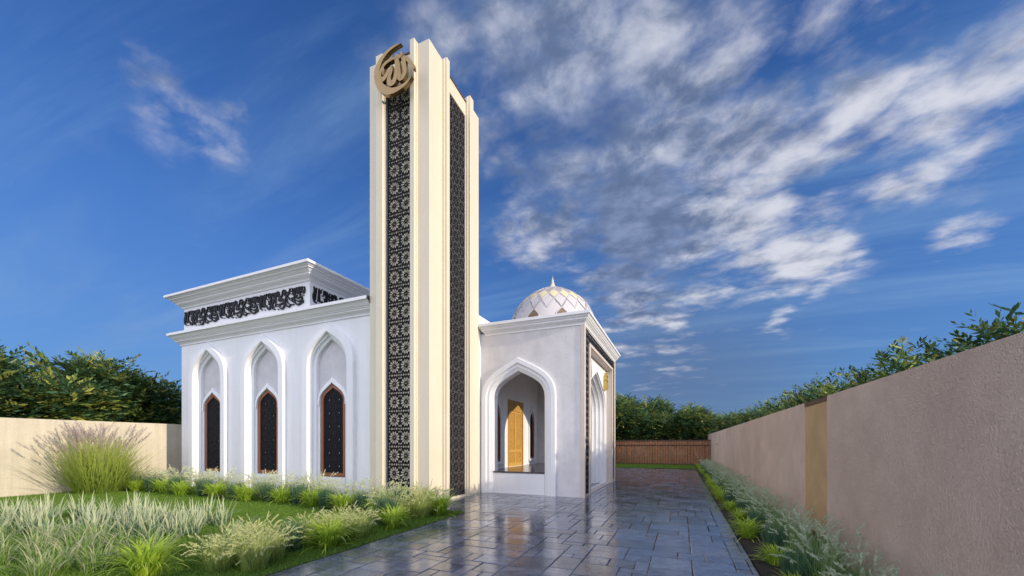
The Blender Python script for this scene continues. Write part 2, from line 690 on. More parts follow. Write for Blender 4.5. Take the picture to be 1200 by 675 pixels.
def screen_mesh(mb, fr, u0, z0, cell, nu, nz, d0, d1, keep=None, band=0.0):
    """pierced geometric screen of nu x nz rosette cells"""
    e = 1e-4
    ch = cell + band
    sq = [(0, 0), (cell, 0), (cell, ch), (0, ch)]
    holes = rosette_holes(cell / 2, cell / 2, cell)
    if band:
        for k in range(5):
            u = cell * (k + .5) / 5
            w_, m_ = cell * .078, cell + band / 2
            hh = band * (.44 if k % 2 else .32)
            holes.append([(u, m_ - hh), (u + w_, m_ - hh * .4), (u + w_, m_ + hh * .4), (u, m_ + hh), (u - w_, m_ + hh * .4), (u - w_, m_ - hh * .4)])
    loops = [[Vector((u, z, 0)) for u, z in l] for l in [sq] + holes]
    tris = tessellate_polygon(loops)
    flat = [p for l in loops for p in l]
    n = len(flat)
    for a in range(nu):
        for b in range(nz):
            if keep and not keep(u0 + (a + .5) * cell, z0 + (b + .5) * ch):
                continue
            ou, oz = u0 + a * cell, z0 + b * ch
            vs = [fr.P(p.x + ou, p.y + oz, d1) for p in flat] + [fr.P(p.x + ou, p.y + oz, d0) for p in flat]
            fs = [tuple(t) for t in tris] + [tuple(i + n for i in reversed(t)) for t in tris]
            s = 4
            for l in loops[1:]:
                m = len(l)
                for i in range(m):
                    j = (i + 1) % m
                    fs.append((s + i, n + s + i, n + s + j, s + j))
                s += m
            mb.add(vs, fs)
    return mb


def ring_cornice(mb, x0, x1, y0, y1, prof, sides='all'):
    """moulding swept round a rectangle; prof = [(overhang, z)]"""
    vs, fs = [], []
    for o, z in prof:
        vs += [(x0 - o, y0 - o, z), (x1 + o, y0 - o, z), (x1 + o, y1 + o, z), (x0 - o, y1 + o, z)]
    for k in range(len(prof) - 1):
        for i in range(4):
            j = (i + 1) % 4
            fs.append((4 * k + i, 4 * k + j, 4 * k + 4 + j, 4 * k + 4 + i))
    mb.add(vs, fs)
    return mb


def cyma(o0, z0, o1, z1, n=6, flip=False):
    """S-curved run of a cornice profile"""
    out = []
    for i in range(n + 1):
        t = i / n
        s = t * t * (3 - 2 * t)
        out.append((o0 + (o1 - o0) * (s if not flip else t), z0 + (z1 - z0) * (t if not flip else s)))
    return out


def lathe(mb, cx, cy, prof, n=32):
    vs, fs = [], []
    for r, z in prof:
        for i in range(n):
            a = 2 * PI * i / n
            vs.append((cx + r * math.cos(a), cy + r * math.sin(a), z))
    for k in range(len(prof) - 1):
        for i in range(n):
            j = (i + 1) % n
            fs.append((k * n + i, k * n + j, k * n + n + j, k * n + n + i))
    mb.add(vs, fs)
    return mb


def stroke(mb, fr, pts, widths, d0, d1, nib=None):
    """a pen stroke given by centre points (u,z) with thickness, extruded d0..d1"""
    # resample with catmull-rom
    P = [Vector(p) for p in pts]
    if isinstance(widths, (int, float)):
        widths = [widths] * len(P)
    Q, Wd = [], []
    for i in range(len(P) - 1):
        p0 = P[max(i - 1, 0)]
        p1, p2 = P[i], P[i + 1]
        p3 = P[min(i + 2, len(P) - 1)]
        for k in range(5):
            t = k / 5
            q = 0.5 * ((2 * p1) + (-p0 + p2) * t + (2 * p0 - 5 * p1 + 4 * p2 - p3) * t * t + (-p0 + 3 * p1 - 3 * p2 + p3) * t ** 3)
            Q.append(q)
            Wd.append(widths[i] * (1 - t) + widths[i + 1] * t)
    Q.append(P[-1])
    Wd.append(widths[-1])
    vs, fs = [], []
    n = len(Q)
    for i, q in enumerate(Q):
        t = (Q[min(i + 1, n - 1)] - Q[max(i - 1, 0)])
        if t.length < 1e-9:
            t = Vector((1, 0))
        t.normalize()
        nr = Vector((-t.y, t.x)) * (Wd[i] / 2)
        for s in (1, -1):
            p = q + nr * s
            vs.append(fr.P(p.x, p.y, d1))
        for s in (1, -1):
            p = q + nr * s
            vs.append(fr.P(p.x, p.y, d0))
    for i in range(n - 1):
        a, b = 4 * i, 4 * i + 4
        fs += [(a, a + 1, b + 1, b), (a + 3, a + 2, b + 2, b + 3), (a + 2, a, b, b + 2), (a + 1, a + 3, b + 3, b + 1)]
    fs += [(0, 2, 3, 1), (4 * n - 4, 4 * n - 3, 4 * n - 1, 4 * n - 2)]
    mb.add(vs, fs)


# ------------------------------------------------------------------ ground and paving
def sheet(name, pts, z, m, thick=0.0):
    mb = MB()
    n = len(pts)
    mb.add([(x, y, z) for x, y in pts], [tuple(range(n))])
    o = mb.build(name, m, recalc=False)
    return struct(o)


sheet('ground', [(-900, -900), (900, -900), (900, 1500), (-900, 1500)], -0.07, groundm)
sheet('lawn', [(-18.48, -8), (-4.62, -8), (-4.62, 8.05), (-6.3, 8.05), (-6.3, 8.78), (-18.48, 8.78)], 0.0, lawnm)
sheet('path_bedding', [(-6.3, -8), (0.95, -8), (0.95, 28.6), (-6.3, 28.6)], -0.02, joint)
sheet('bed_soil', [(0.90, -8), (1.98, -8), (1.98, 31), (0.90, 31)], 0.012, soil)
sheet('rear_lawn', [(-18, 27.0), (0.9, 27.0), (0.9, 31), (-18, 31)], 0.01, lawnm)


def paving():
    rng = random.Random(11)
    U = 0.172
    x0, y0 = -6.05, -2.0
    nx, ny = 41, 168
    occ = np.zeros((nx, ny), bool)
    sizes = [(2, 2), (3, 2), (2, 3), (2, 1), (1, 2), (3, 3), (1, 1), (4, 2), (3, 1), (4, 3)]
    wts = [6, 6, 4, 3, 2, 4, 1.2, 3, 1.5, 2]
    mb = MB()
    cols = []
    for j in range(ny):
        for i in range(nx):
            if occ[i, j]:
                continue
            for _ in range(12):
                w, h = rng.choices(sizes, wts)[0]
                if i + w <= nx and j + h <= ny and not occ[i:i + w, j:j + h].any():
                    break
            else:
                w = h = 1
            occ[i:i + w, j:j + h] = True
            ax, ay = x0 + i * U, y0 + j * U
            bx, by = ax + w * U, ay + h * U
            cx, cy = (ax + bx) / 2, (ay + by) / 2
            if by < 8.0:
                ax = max(ax, -4.612)
            bx = min(bx, 0.895)
            if bx - ax < .03:
                continue
            if -6.0 < cx < -3.7 and 11.6 < cy < 17.2:
                continue
            g = 0.003 + rng.random() * 0.003
            c = 0.008
            ax += g; ay += g; bx -= g; by -= g
            tx, ty, tz = rng.gauss(0, .0035), rng.gauss(0, .0035), rng.gauss(0, .0014)

            def zt(x, y):
                return 0.0 + tz + (x - cx) * tx + (y - cy) * ty
            k = len(mb.v)
            vs = []
            j1 = lambda: rng.uniform(-.004, .004)
            cor = [(ax + j1(), ay + j1()), (bx + j1(), ay + j1()), (bx + j1(), by + j1()), (ax + j1(), by + j1())]
            ins = [(1, 1), (-1, 1), (-1, -1), (1, -1)]
            for (x, y) in cor:
                vs.append((x, y, -0.025))
            for (x, y) in cor:
                vs.append((x, y, zt(x, y) - 0.006))
            for (x, y), (sx, sy) in zip(cor, ins):
                vs.append((x + sx * c, y + sy * c, zt(x, y)))
            fs = [(8, 9, 10, 11)]
            for a in range(4):
                b = (a + 1) % 4
                fs += [(a, b, 4 + b, 4 + a), (4 + a, 4 + b, 8 + b, 8 + a)]
            mb.add(vs, fs)
            t = rng.random()
            v = 0.11 + 0.13 * rng.random()
            cc = (v * (0.80 + .12 * t), v * 0.95, v * (1.24 - .15 * t), 1)
            cols += [cc] * 12
    o = mb.build('path_paving', paver, cols=cols)
    return struct(o)


paving()

# ------------------------------------------------------------------ boundary walls


def boundary_wall_right():
    t = thing('boundary_wall', 'tall pinkish swirled stucco boundary wall along the paved path on the right', 'wall', (2.0, 10, 0))
    mb = MB()
    mb.box(2.0, 2.25, -8, 7.19, -.05, 2.31)
    mb.box(2.0, 2.25, 8.42, 75, -.05, 2.31)
    mb.build('wall', swirl, t)
    o = MB().box(2.035, 2.25, 7.19, 8.42, 0.16, 2.25).build('recess_panel', ochre, t)
    o['label'] = 'ochre recessed plaster panel'
    MB().box(2.02, 2.249, 7.19, 8.42, 2.25, 2.312).build('recess_cap', brownstrip, t)
    MB().box(2.02, 2.249, 7.19, 8.42, -.05, 0.16).build('recess_base', brownstrip, t)
    return t


boundary_wall_right()
o = MB().box(-18.8, -18.6, -10, 31, -.05, 2.38).build('boundary_wall', lwallm)
tag(o, 'cream stucco boundary wall at the left edge of the lawn', 'wall')


def fence():
    t = thing('wooden_fence', 'brown wooden board fence with dark latticed top at the end of the path', 'fence', (-3, 31, 0))
    X0, X1 = -8.0, 1.98
    mb = MB()
    x = X0
    rng = random.Random(3)
    while x < X1 - .05:
        mb.box(x, x + .155, 31.03 + rng.uniform(0, .012), 31.06, 0.14, 1.80)
        x += .185
    mb.build('boards', fencewood, t)
    MB().box(X0, X1, 31.0, 31.09, 0.02, 0.14).box(X0, X1, 31.0, 31.09, 1.46, 1.52).box(X0, X1, 31.0, 31.09, 1.80, 1.87).build('rail', fencedark, t)
    mb = MB()
    x = X0
    while x < X1 - .2:
        for s in (1, -1):
            fr = Frame((x + .11, 31.05, 1.66), (1, 0, 0), (0, -1, 0))
            vs = [fr.P(-.11 * s - .02, -.14, 0), fr.P(-.11 * s + .02, -.14, 0), fr.P(.11 * s + .02, .14, 0), fr.P(.11 * s - .02, .14, 0)]
            vs += [(a, b + .03, c) for a, b, c in vs]
            mb.add(vs, [(0, 1, 2, 3), (7, 6, 5, 4), (0, 4, 5, 1), (1, 5, 6, 2), (2, 6, 7, 3), (3, 7, 4, 0)])
        x += .22
    mb.build('lattice', fencedark, t)
    x = X0
    while x < X1:
        MB().box(x, x + .1, 31.09, 31.19, 0, 1.9).build('post', fencedark, t)
        x += 2.4


fence()

# ------------------------------------------------------------------ prayer hall
HX0, HX1, HY0, HZ = -17.48, -8.05, 8.8, 5.45
WIN_C = [-15.76, -12.78, -9.82]


def ogee_window(parent, fr, cx, z0, w, zs, za, d_back, frame_w=0.10, screen=True, label=None, rows=6, cell=None):
    """terracotta framed window with a pointed ogee head and black pierced screen"""
    mb = MB()
    outer = ogee(cx, w, z0, zs, za)
    inner = ogee(cx, w - 2 * frame_w, z0 + frame_w, zs + .02, za - frame_w * 1.15)
    layers = [(outer, d_back), (outer, d_back + .07), (inner, d_back + .07), (inner, d_back)]
    loft(mb, fr, layers, close=True)
    f = mb.build('window', terracotta, parent)
    if label:
        f['label'] = label
    # dark glass behind the screen
    g = MB()
    plate(g, fr, inner, [], d_back - .03, d_back + .004)
    g.build('shade_panel', mat('pale_inner_blind', (.80, .78, .76), .8), f)
    c = cell or (w - 2 * frame_w) / 2
    s = MB()
    iw = w - 2 * frame_w
    clip_screen(s, fr, inner, cx - iw / 2, z0 + frame_w, c, 2, int((za - z0) / c) + 1, d_back + .015, d_back + .035)
    s.build('screen', blackm, f)
    return f


def inside(poly, x, z):
    r = False
    n = len(poly)
    for i in range(n):
        x1, z1 = poly[i]
        x2, z2 = poly[(i + 1) % n]
        if (z1 > z) != (z2 > z) and x < (x2 - x1) * (z - z1) / (z2 - z1) + x1:
            r = not r
    return r


def clip_screen(mb, fr, outline, u0, z0, cell, nu, nz, d0, d1):
    """screen plate cut to an outline, pierced by every rosette opening that fits inside"""
    holes = []
    for a in range(nu):
        for b in range(nz):
            for h in rosette_holes(u0 + (a + .5) * cell, z0 + (b + .5) * cell, cell * .985, 'dots'):
                hc = (sum(p[0] for p in h) / len(h), sum(p[1] for p in h) / len(h))
                if all(inside(outline, hc[0] + (p[0] - hc[0]) * 1.6, hc[1] + (p[1] - hc[1]) * 1.6) for p in h):
                    holes.append(h)
    plate(mb, fr, outline, holes, d0, d1)


def arch_niche(parent, fr, cx, label):
    """the tall stepped keel arch with its window"""
    mb = MB()
    A = lambda w, za, zs=3.95: arch(cx, w, 0.0, zs, za)
    layers = [(A(2.12, 5.25), 0.0), (A(2.12, 5.25), 0.105), (A(2.08, 5.225), 0.125), (A(1.66, 5.01), 0.125), (A(1.60, 4.98), 0.095),
              (A(1.56, 4.96), 0.03), (A(1.46, 4.91), 0.03), (A(1.40, 4.88), -0.03), (A(1.24, 4.80), -0.06), (A(1.24, 4.80), -0.16)]
    loft(mb, fr, layers)
    f = mb.build('arch_moulding', white, parent)
    f['label'] = label
    p = MB()
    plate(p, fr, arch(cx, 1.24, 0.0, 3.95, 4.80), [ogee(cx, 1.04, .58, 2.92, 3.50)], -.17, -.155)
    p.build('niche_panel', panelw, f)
    # thin white ogee hood over the window
    q = MB()
    o1, o2 = ogee(cx, 1.235, 2.80, 2.92, 3.66), ogee(cx, 1.06, 2.80, 2.92, 3.50)
    loft(q, fr, [(o1, -.155), (o1, -.09), (o2, -.08), (o2, -.155)])
    q.build('hood_moulding', white, f)
    q = MB()
    for s in (-1, 1):
        xa = cx + s * .5775 - .045
        pts = [(xa, 0), (xa + .09, 0), (xa + .09, 2.8), (xa, 2.8)]
        plate(q, fr, pts, [], -.155, -.11)
    plate(q, fr, [(cx - .53, 0), (cx + .53, 0), (cx + .53, .575), (cx - .53, .575)], [], -.155, -.09)
    q.build('sill_wall', white, f)
    return f


def prayer_hall():
    t = thing('prayer_hall', 'white prayer hall with three tall pointed arch windows and black script band under the cornice',
              'building', (-12, 9, 0))
    fr = Frame((0, HY0, 0), (1, 0, 0), (0, -1, 0))
    # front wall with the arched openings cut out
    mb = MB()
    outer = [(HX0, -.05), (HX0, HZ + .35), (HX1, HZ + .35), (HX1, -.05)]
    holes = []
    for c in WIN_C:
        a = arch(c, 1.50, 0.02, 3.95, 4.93)
        holes.append(a)
    plate(mb, fr, outer, holes, -.25, 0.0)
    mb.box(HX0, HX0 + .25, HY0 + .25, 24, -.05, HZ + .35)
    mb.box(HX0 + .25, -6.3, 23.75, 24, -.05, HZ + .35)
    # wall behind the tower and in the porch, with the door and window openings
    mb.build('wall', white, t)
    g = Frame((-6.05, 0, 0), (0, 1, 0), (1, 0, 0))
    mb = MB()
    dw = [(13.7, .71), (13.7, 3.3), (15.3, 3.3), (15.3, .71)]
    plate(mb, g, [(11.36, -.05), (24, -.05), (24, 5.8), (11.36, 5.8)],
          [dw, ogee(12.72, .62, .95, 2.55, 3.1), ogee(16.3, .62, .95, 2.55, 3.1)], -.25, 0.0)
    pw = mb.build('porch_side_wall', white, t)
    # rear wing peeping past the porch
    mb = MB()
    mb.box(-12, -4.72, 24.0, 29.4, -.05, 4.2)
    ring_cornice(mb, -12, -4.72, 24.01, 29.4, [(0, 4.15)] + cyma(.04, 4.2, .24, 4.42) + [(.26, 4.42), (.26, 4.56), (-.2, 4.56)])
    w = mb.build('rear_wing', white, t)
    # roof deck
    MB().box(HX0 + .25, -8.05, HY0 + .25, 23.75, 5.3, 5.42).box(-8.05, -6.3, 11.4, 23.75, 5.3, 5.42).build('roof', tankgrey, t)
    # lower cornice
    mb = MB()
    prof = [(0.0, 5.30), (.035, 5.32), (.035, 5.37)] + cyma(.05, 5.37, .14, 5.47) + [(.14, 5.50), (.17, 5.50)] + \
        cyma(.17, 5.52, .31, 5.66, flip=True) + [(.335, 5.66), (.335, 5.745), (.30, 5.765), (-.25, 5.765)]
    vs, fs = [], []
    for o_, z in prof:
        vs += [(HX0 - o_, 23.9, z), (HX0 - o_, HY0 - o_, z), (HX1, HY0 - o_, z)]
    for k in range(len(prof) - 1):
        for i in range(2):
            fs.append((3 * k + i, 3 * k + i + 1, 3 * k + 4 + i, 3 * k + 3 + i))
    mb.add(vs, fs)
    c = mb.build('cornice', white, t)
    # set-back upper storey
    ux0, ux1, uy0, uy1 = -17.52, -10.78, 8.9, 15.4
    MB().box(ux0, ux1, uy0, uy1, 5.78, 6.9).build('upper_storey', white, t)
    mb = MB()
    prof = [(0, 6.74), (.04, 6.77), (.04, 6.80)] + cyma(.05, 6.80, .17, 6.90) + [(.19, 6.905), (.19, 6.945)] + \
        cyma(.20, 6.945, .31, 7.03, flip=True) + [(.33, 7.03), (.33, 7.065)] + cyma(.34, 7.065, .42, 7.115, flip=True) + [(.45, 7.115), (.45, 7.19), (.42, 7.215), (-.5, 7.215)]
    ring_cornice(mb, ux0, ux1, uy0, uy1, prof)
    mb.box(ux0 + .4, ux1 - .4, uy0 + .4, uy1 - .4, 7.12, 7.2)
    mb.build('upper_cornice', white, t)
    for c, l in zip(WIN_C, ['leftmost', 'middle', 'rightmost']):
        f = arch_niche(t, fr, c, l + ' stepped white arch surround on the hall front')
        ogee_window(t, fr, c, .60, 1.02, 2.92, 3.46, -.20, .10, label=l + ' arched window with black pierced screen')
    # windows beside the door, under the porch
    for c in (12.72, 16.3):
        ogee_window(t, g, c, .96, .60, 2.55, 3.08, -.10, .06)
        q = MB()
        a, b = ogee(c, .80, .95, 2.55, 3.26), ogee(c, .62, .95, 2.55, 3.1)
        loft(q, g, [(a, 0), (a, .05), (b, .05), (b, -.1)])
        q.build('hood_moulding', white, t)
        MB().add([g.P(c + du, z, d) for z in (.86, .95) for d in (0, .09) for du in (-.42, .42)],
                 [(0, 2, 3, 1), (4, 5, 7, 6), (0, 1, 5, 4), (1, 3, 7, 5), (3, 2, 6, 7), (2, 0, 4, 6)]).build('window_sill', white, t)
    # the golden double door
    y0, y1, z0, z1 = 13.7, 15.3, .71, 3.3
    mb = MB()
    X = -6.05
    mb.box(X - .1, X + .015, y0, y0 + .09, z0, z1).box(X - .1, X + .015, y1 - .09, y1, z0, z1).box(X - .1, X + .015, y0 + .09, y1 - .09, z1 - .42, z1)
    d = mb.build('door', goldcarved, t)
    d['label'] = 'carved golden double door'
    for a, b in ((y0 + .09, 14.497), (14.503, y1 - .09)):
        zt = z1 - .42
        lf = MB()
        lf.box(X - .09, X - .02, a, a + .07, z0, zt).box(X - .09, X - .02, b - .07, b, z0, zt)
        for zz in ((z0, z0 + .14), (1.26, 1.36), (zt - .07, zt)):
            lf.box(X - .09, X - .02, a + .07, b - .07, *zz)
        lf.build('door_leaf', goldplain, d)
        MB().box(X - .08, X - .04, a + .07, b - .07, z0 + .14, 1.26).box(X - .08, X - .04, a + .07, b - .07, 1.36, zt - .07).build('carved_panel', goldcarved, d)
    return t, fr


HALL, FRONT = prayer_hall()

# the band of script: one phrase of thuluth strokes, repeated; coordinates read off a unit of 740 x 210
UNIT = [
    (18, [(14, 0), (20, 60), (4, 130), (12, 200), (46, 226)]), (16, [(48, 4), (36, 90), (30, 186)]), (18, [(82, 0), (76, 90), (66, 196)]),
    (15, [(122, -4), (90, 50), (84, 110), (92, 180), (122, 170)]), (20, [(126, 80), (136, 92)]), (14, [(84, 232), (96, 240)]),
    (18, [(118, 180), (140, 226), (166, 232), (186, 170), (178, 70), (168, -4)]), (18, [(192, 2), (190, 90), (186, 176)]),
    (15, [(228, 4), (220, 60), (246, 66), (256, 40), (254, 6)]),
    (17, [(306, -6), (280, 60), (240, 130), (206, 196), (220, 238), (262, 252)]), (17, [(272, 6), (272, 110), (270, 220)]),
    (24, [(322, 120), (346, 96), (360, 122), (332, 140), (318, 118)]), (18, [(286, 186), (330, 196), (380, 190), (412, 160), (396, 128), (364, 136), (350, 152)]),
    (20, [(414, 180), (420, 220), (390, 262), (346, 262)]), (16, [(306, 260), (318, 270)]),
    (15, [(322, 2), (330, 66), (350, 88), (378, 62), (384, 2)]), (15, [(386, 4), (428, 6), (424, 80), (448, 92), (474, 60), (478, 36)]),
    (15, [(508, -10), (490, 50), (462, 90), (434, 130), (430, 180), (444, 222), (486, 258), (520, 230)]),
    (13, [(456, 130), (462, 180), (490, 214), (540, 234), (570, 236)]), (14, [(512, 64), (524, 76)]), (12, [(520, 32), (532, 44)]),
    (18, [(576, 0), (584, 90), (574, 160), (590, 220), (636, 250), (690, 226), (694, 160), (662, 110), (660, 20)]),
    (16, [(610, -2), (618, 60), (622, 96)]), (15, [(650, -4), (656, 60), (668, 92)]), (16, [(704, 0), (690, 60), (716, 96), (734, 60), (732, 10)]),
    (13, [(520, 140), (570, 134), (626, 112)]), (14, [(598, 176), (640, 206), (686, 194)]), (14, [(714, 196), (714, 240)]), (12, [(694, 120), (726, 132)]),
    (13, [(150, -2), (146, 40), (152, 70)]), (12, [(214, 84), (226, 130), (216, 176)]), (13, [(150, 112), (160, 150), (152, 170)]),
    (13, [(306, 30), (318, 60), (308, 84)]), (12, [(300, 216), (330, 230), (352, 226)]), (13, [(404, 40), (410, 70)]), (13, [(440, 20), (452, 50)]),
    (13, [(540, -6), (548, 30), (540, 60)]), (13, [(636, 0), (638, 50), (640, 90)]), (13, [(674, 0), (680, 40), (676, 84)]), (14, [(600, 120), (612, 150), (640, 160), (668, 140)]),
    (13, [(480, 110), (500, 150), (530, 170), (548, 160)]), (13, [(228, 196), (240, 226)]), (12, [(24, 110), (30, 160)]), (12, [(102, 20), (108, 60)]), (14, [(546, 190), (560, 204)]),
    (12, [(630, 40), (640, 30), (650, 44)]), (13, [(560, 60), (556, 96), (574, 110)]),
]


def script_band():
    def band(fr, u0, length, zb, zt, reps, name):
        sx = length / reps / 748
        sz = (zt - zb) / 270
        mb = MB()
        k = 0
        for r in range(reps):
            for w, pts in UNIT:
                P = [(u0 + r * length / reps + x * sx, zt - y * sz) for x, y in pts]
                ww = w * sz * 1.2
                ws = [ww * .75] + [ww * (1.1 if i % 2 else 1.0) for i in range(len(P) - 2)] + [ww * .6]
                stroke(mb, fr, P, ws, 0.004, 0.05 + 0.0004 * (k % 9))
                k += 1
        o = mb.build(name, inkm, HALL)
        o['label'] = 'black metal Arabic calligraphy'
    band(Frame((0, 8.9, 0), (1, 0, 0), (0, -1, 0)), -17.44, 6.50, 6.02, 6.62, 3, 'script_band')
    band(Frame((-10.78, 0, 0), (0, 1, 0), (1, 0, 0)), 9.0, 6.3, 6.02, 6.62, 3, 'script_band')


script_band()

# ------------------------------------------------------------------ minaret
TX0, TX1, TY0, TY1, TZ = -8.05, -6.05, 8.6, 11.35, 12.22


def minaret():
    t = thing('minaret', 'tall square cream minaret tower with black lattice strips and brass crescent emblem', 'tower', (-7.05, 10, 0))
    F = Frame((0, TY0, 0), (1, 0, 0), (0, -1, 0))
    S = Frame((TX1, 0, 0), (0, 1, 0), (1, 0, 0))
    cr = .06                                              # depth of the screen slots
    fx0, fx1 = -7.46, -6.60                               # front slot
    sy0, sy1 = 9.43, 10.52                                # side slot
    body = MB()
    # corner piers and slot backs, as one shaft
    body.box(TX0, fx0, TY0, TY0 + cr, -.05, TZ)
    body.box(fx1, TX1 - cr, TY0, TY0 + cr, -.05, TZ)
    body.box(TX1 - cr, TX1, TY0, sy0, -.05, TZ)
    body.box(TX1 - cr, TX1, sy1, TY1, -.05, TZ)
    body.box(TX0, TX1 - cr, TY0 + cr, TY1, -.05, TZ - .12)
    body.box(fx0, fx1, TY0 + .015, TY0 + cr, 11.36, TZ - .14)
    body.box(TX1 - cr, TX1 - .015, sy0, sy1, 11.66, TZ - .14)
    body.box(fx0, fx1, TY0 + .04, TY0 + cr, -.05, .10)
    body.box(TX1 - cr, TX1 - .012, sy0, sy1, -.05, .06)
    sh = body.build('shaft', cream, t)
    # raised fins beside the slots
    zt = TZ + .06
    for (a, b) in ((-7.75, -7.46), (-6.60, -6.40)):
        mb = MB()
        mb.box(a + .03, b - .03, TY0 - .13, TY0 + .0, -.05, zt)
        mb.box(a, b, TY0 - .06, TY0 + .0, -.05, zt - .04)
        mb.build('fin', cream, t, bevel=.008)
    for (a, b) in ((9.22, 9.43), (10.52, 10.80)):
        mb = MB()
        mb.box(TX1, TX1 + .13, a + .03, b - .03, -.05, zt)
        mb.box(TX1, TX1 + .06, a, b, -.05, zt - .04)
        mb.build('fin', cream, t, bevel=.008)
    # coping strips
    MB().box(fx0, fx1, TY0 - .01, TY0 + .26, TZ - .135, TZ - .10).build('coping', brownstrip, t)
    MB().box(TX1 - .26, TX1 + .01, sy0, sy1, TZ - .135, TZ - .10).build('coping', brownstrip, t)
    # dark frames
    fw = .035
    mb = MB()
    mb.box(fx0, fx0 + fw, TY0 + .01, TY0 + .058, .10, 11.36).box(fx1 - fw, fx1, TY0 + .01, TY0 + .058, .10, 11.36)
    mb.build('slot_frame', mat('slate_frame', (.10, .10, .14), .5), t)
    mb = MB()
    mb.box(TX1 - .058, TX1 - .01, sy0, sy0 + fw, .06, 11.66).box(TX1 - .058, TX1 - .01, sy1 - fw, sy1, .06, 11.66)
    mb.build('slot_frame', beige, t)
    # pierced screens
    cell = (fx1 - fx0 - 2 * fw) / 2
    n = 23
    bnd = 11.26 / n - cell
    mb = MB()
    screen_mesh(mb, F, fx0 + fw, .10, cell, 2, n, -.045, -.036, band=bnd)
    o = mb.build('screen', blackm, t, recalc=False)
    cell = (sy1 - sy0 - 2 * fw) / 3
    n = int((11.66 - .06) / cell)
    mb = MB()
    screen_mesh(mb, S, sy0 + fw, .06, cell, 3, n, -.05, -.02)
    mb.build('screen', sidescreen, t, recalc=False)
    MB().box(TX1 - .0595, TX1 - .055, sy0 + .002, sy1 - .002, .062, 11.6).build('screen_backing', blackm, t)

    # emblem
    px, pz = 36.5, 0
    fr = Frame((0, 8.36, 0), (1, 0, 0), (0, -1, 0))
    f_, H, h = 460, 520, 1.6
    a_ = math.atan(197 / 460)
    Yp = 8.30

    def W(zx, zy):                       # emblem drawing units to metres on its plane
        u, v = zx / 9.65 + 436, zy / 9.65 + 48
        k = (u - 600) / f_
        D = Yp / (k * math.sin(a_) + math.cos(a_))
        return (k * D * math.cos(a_) - D * math.sin(a_), h + (H - v) * D / f_)
    fr = Frame((0, Yp, 0), (1, 0, 0), (0, -1, 0))
    outer = [(350, 60), (310, 68), (270, 85), (228, 110), (190, 142), (152, 180), (120, 222), (92, 265), (70, 312), (55, 355), (49, 400), (48, 446), (55, 492), (67, 534),
             (85, 570), (105, 598), (130, 618), (160, 632), (192, 637), (226, 634), (262, 624), (302, 605), (340, 580), (372, 556), (400, 530), (422, 506), (440, 480), (458, 452), (470, 425)]
    inner = [(470, 425), (450, 448), (424, 474), (400, 496), (372, 516), (340, 535), (308, 549), (275, 558), (245, 561), (215, 556), (185, 544), (160, 524), (140, 500),
             (124, 468), (113, 432), (108, 396), (109, 356), (117, 318), (132, 276), (150, 240), (175, 202), (200, 171), (232, 140), (268, 111), (308, 84), (350, 60)]
    mb = MB()
    plate(mb, fr, [W(*p) for p in outer] + [W(*p) for p in inner[1:-1]], [], -.02, .09)
    e = mb.build('emblem', brass, t)
    e['label'] = 'brass crescent with Arabic lettering inside'
    mb = MB()
    L = [([(345, 150), (350, 185), (325, 205), (300, 196), (285, 178)], [.05, .08, .09, .08, .04]),
         ([(365, 205), (405, 222), (445, 262), (470, 300), (488, 345)], [.04, .10, .10, .09, .04]),
         ([(300, 205), (312, 300), (322, 400), (338, 448), (368, 430), (388, 380), (384, 300), (368, 208)], [.08, .13, .13, .14, .12, .13, .12, .10]),
         ([(240, 305), (236, 370), (214, 440), (214, 490), (244, 508), (274, 470), (292, 400), (300, 300), (290, 205)], [.05, .10, .12, .14, .14, .14, .13, .12, .08]),
         ([(246, 310), (205, 380), (160, 450), (128, 468), (110, 440), (120, 380), (146, 320), (188, 272), (240, 240), (300, 215)], [.05, .11, .13, .13, .10, .09, .08, .08, .07, .05]),
         ([(215, 240), (246, 226), (250, 196)], [.04, .06, .03]), ([(145, 300), (150, 340), (148, 420)], [.03, .05, .03])]
    for k, (p, w) in enumerate(L):
        stroke(mb, fr, [W(*q) for q in p], w, -.015 - .001 * k, .075 + .003 * k)
    mb.build('lettering', brass, e, bevel=0)
    for (x, z) in ((-7.3, 11.0), (-6.75, 11.2), (-7.35, 11.55)):
        MB().box(x - .015, x + .015, 8.31, 8.655, z - .015, z + .015).build('bracket', brass, e)
    return t


minaret()

# ------------------------------------------------------------------ entrance porch
PX0, PX1, PY0, PY1 = -6.045, -2.62, 11.5, 17.4


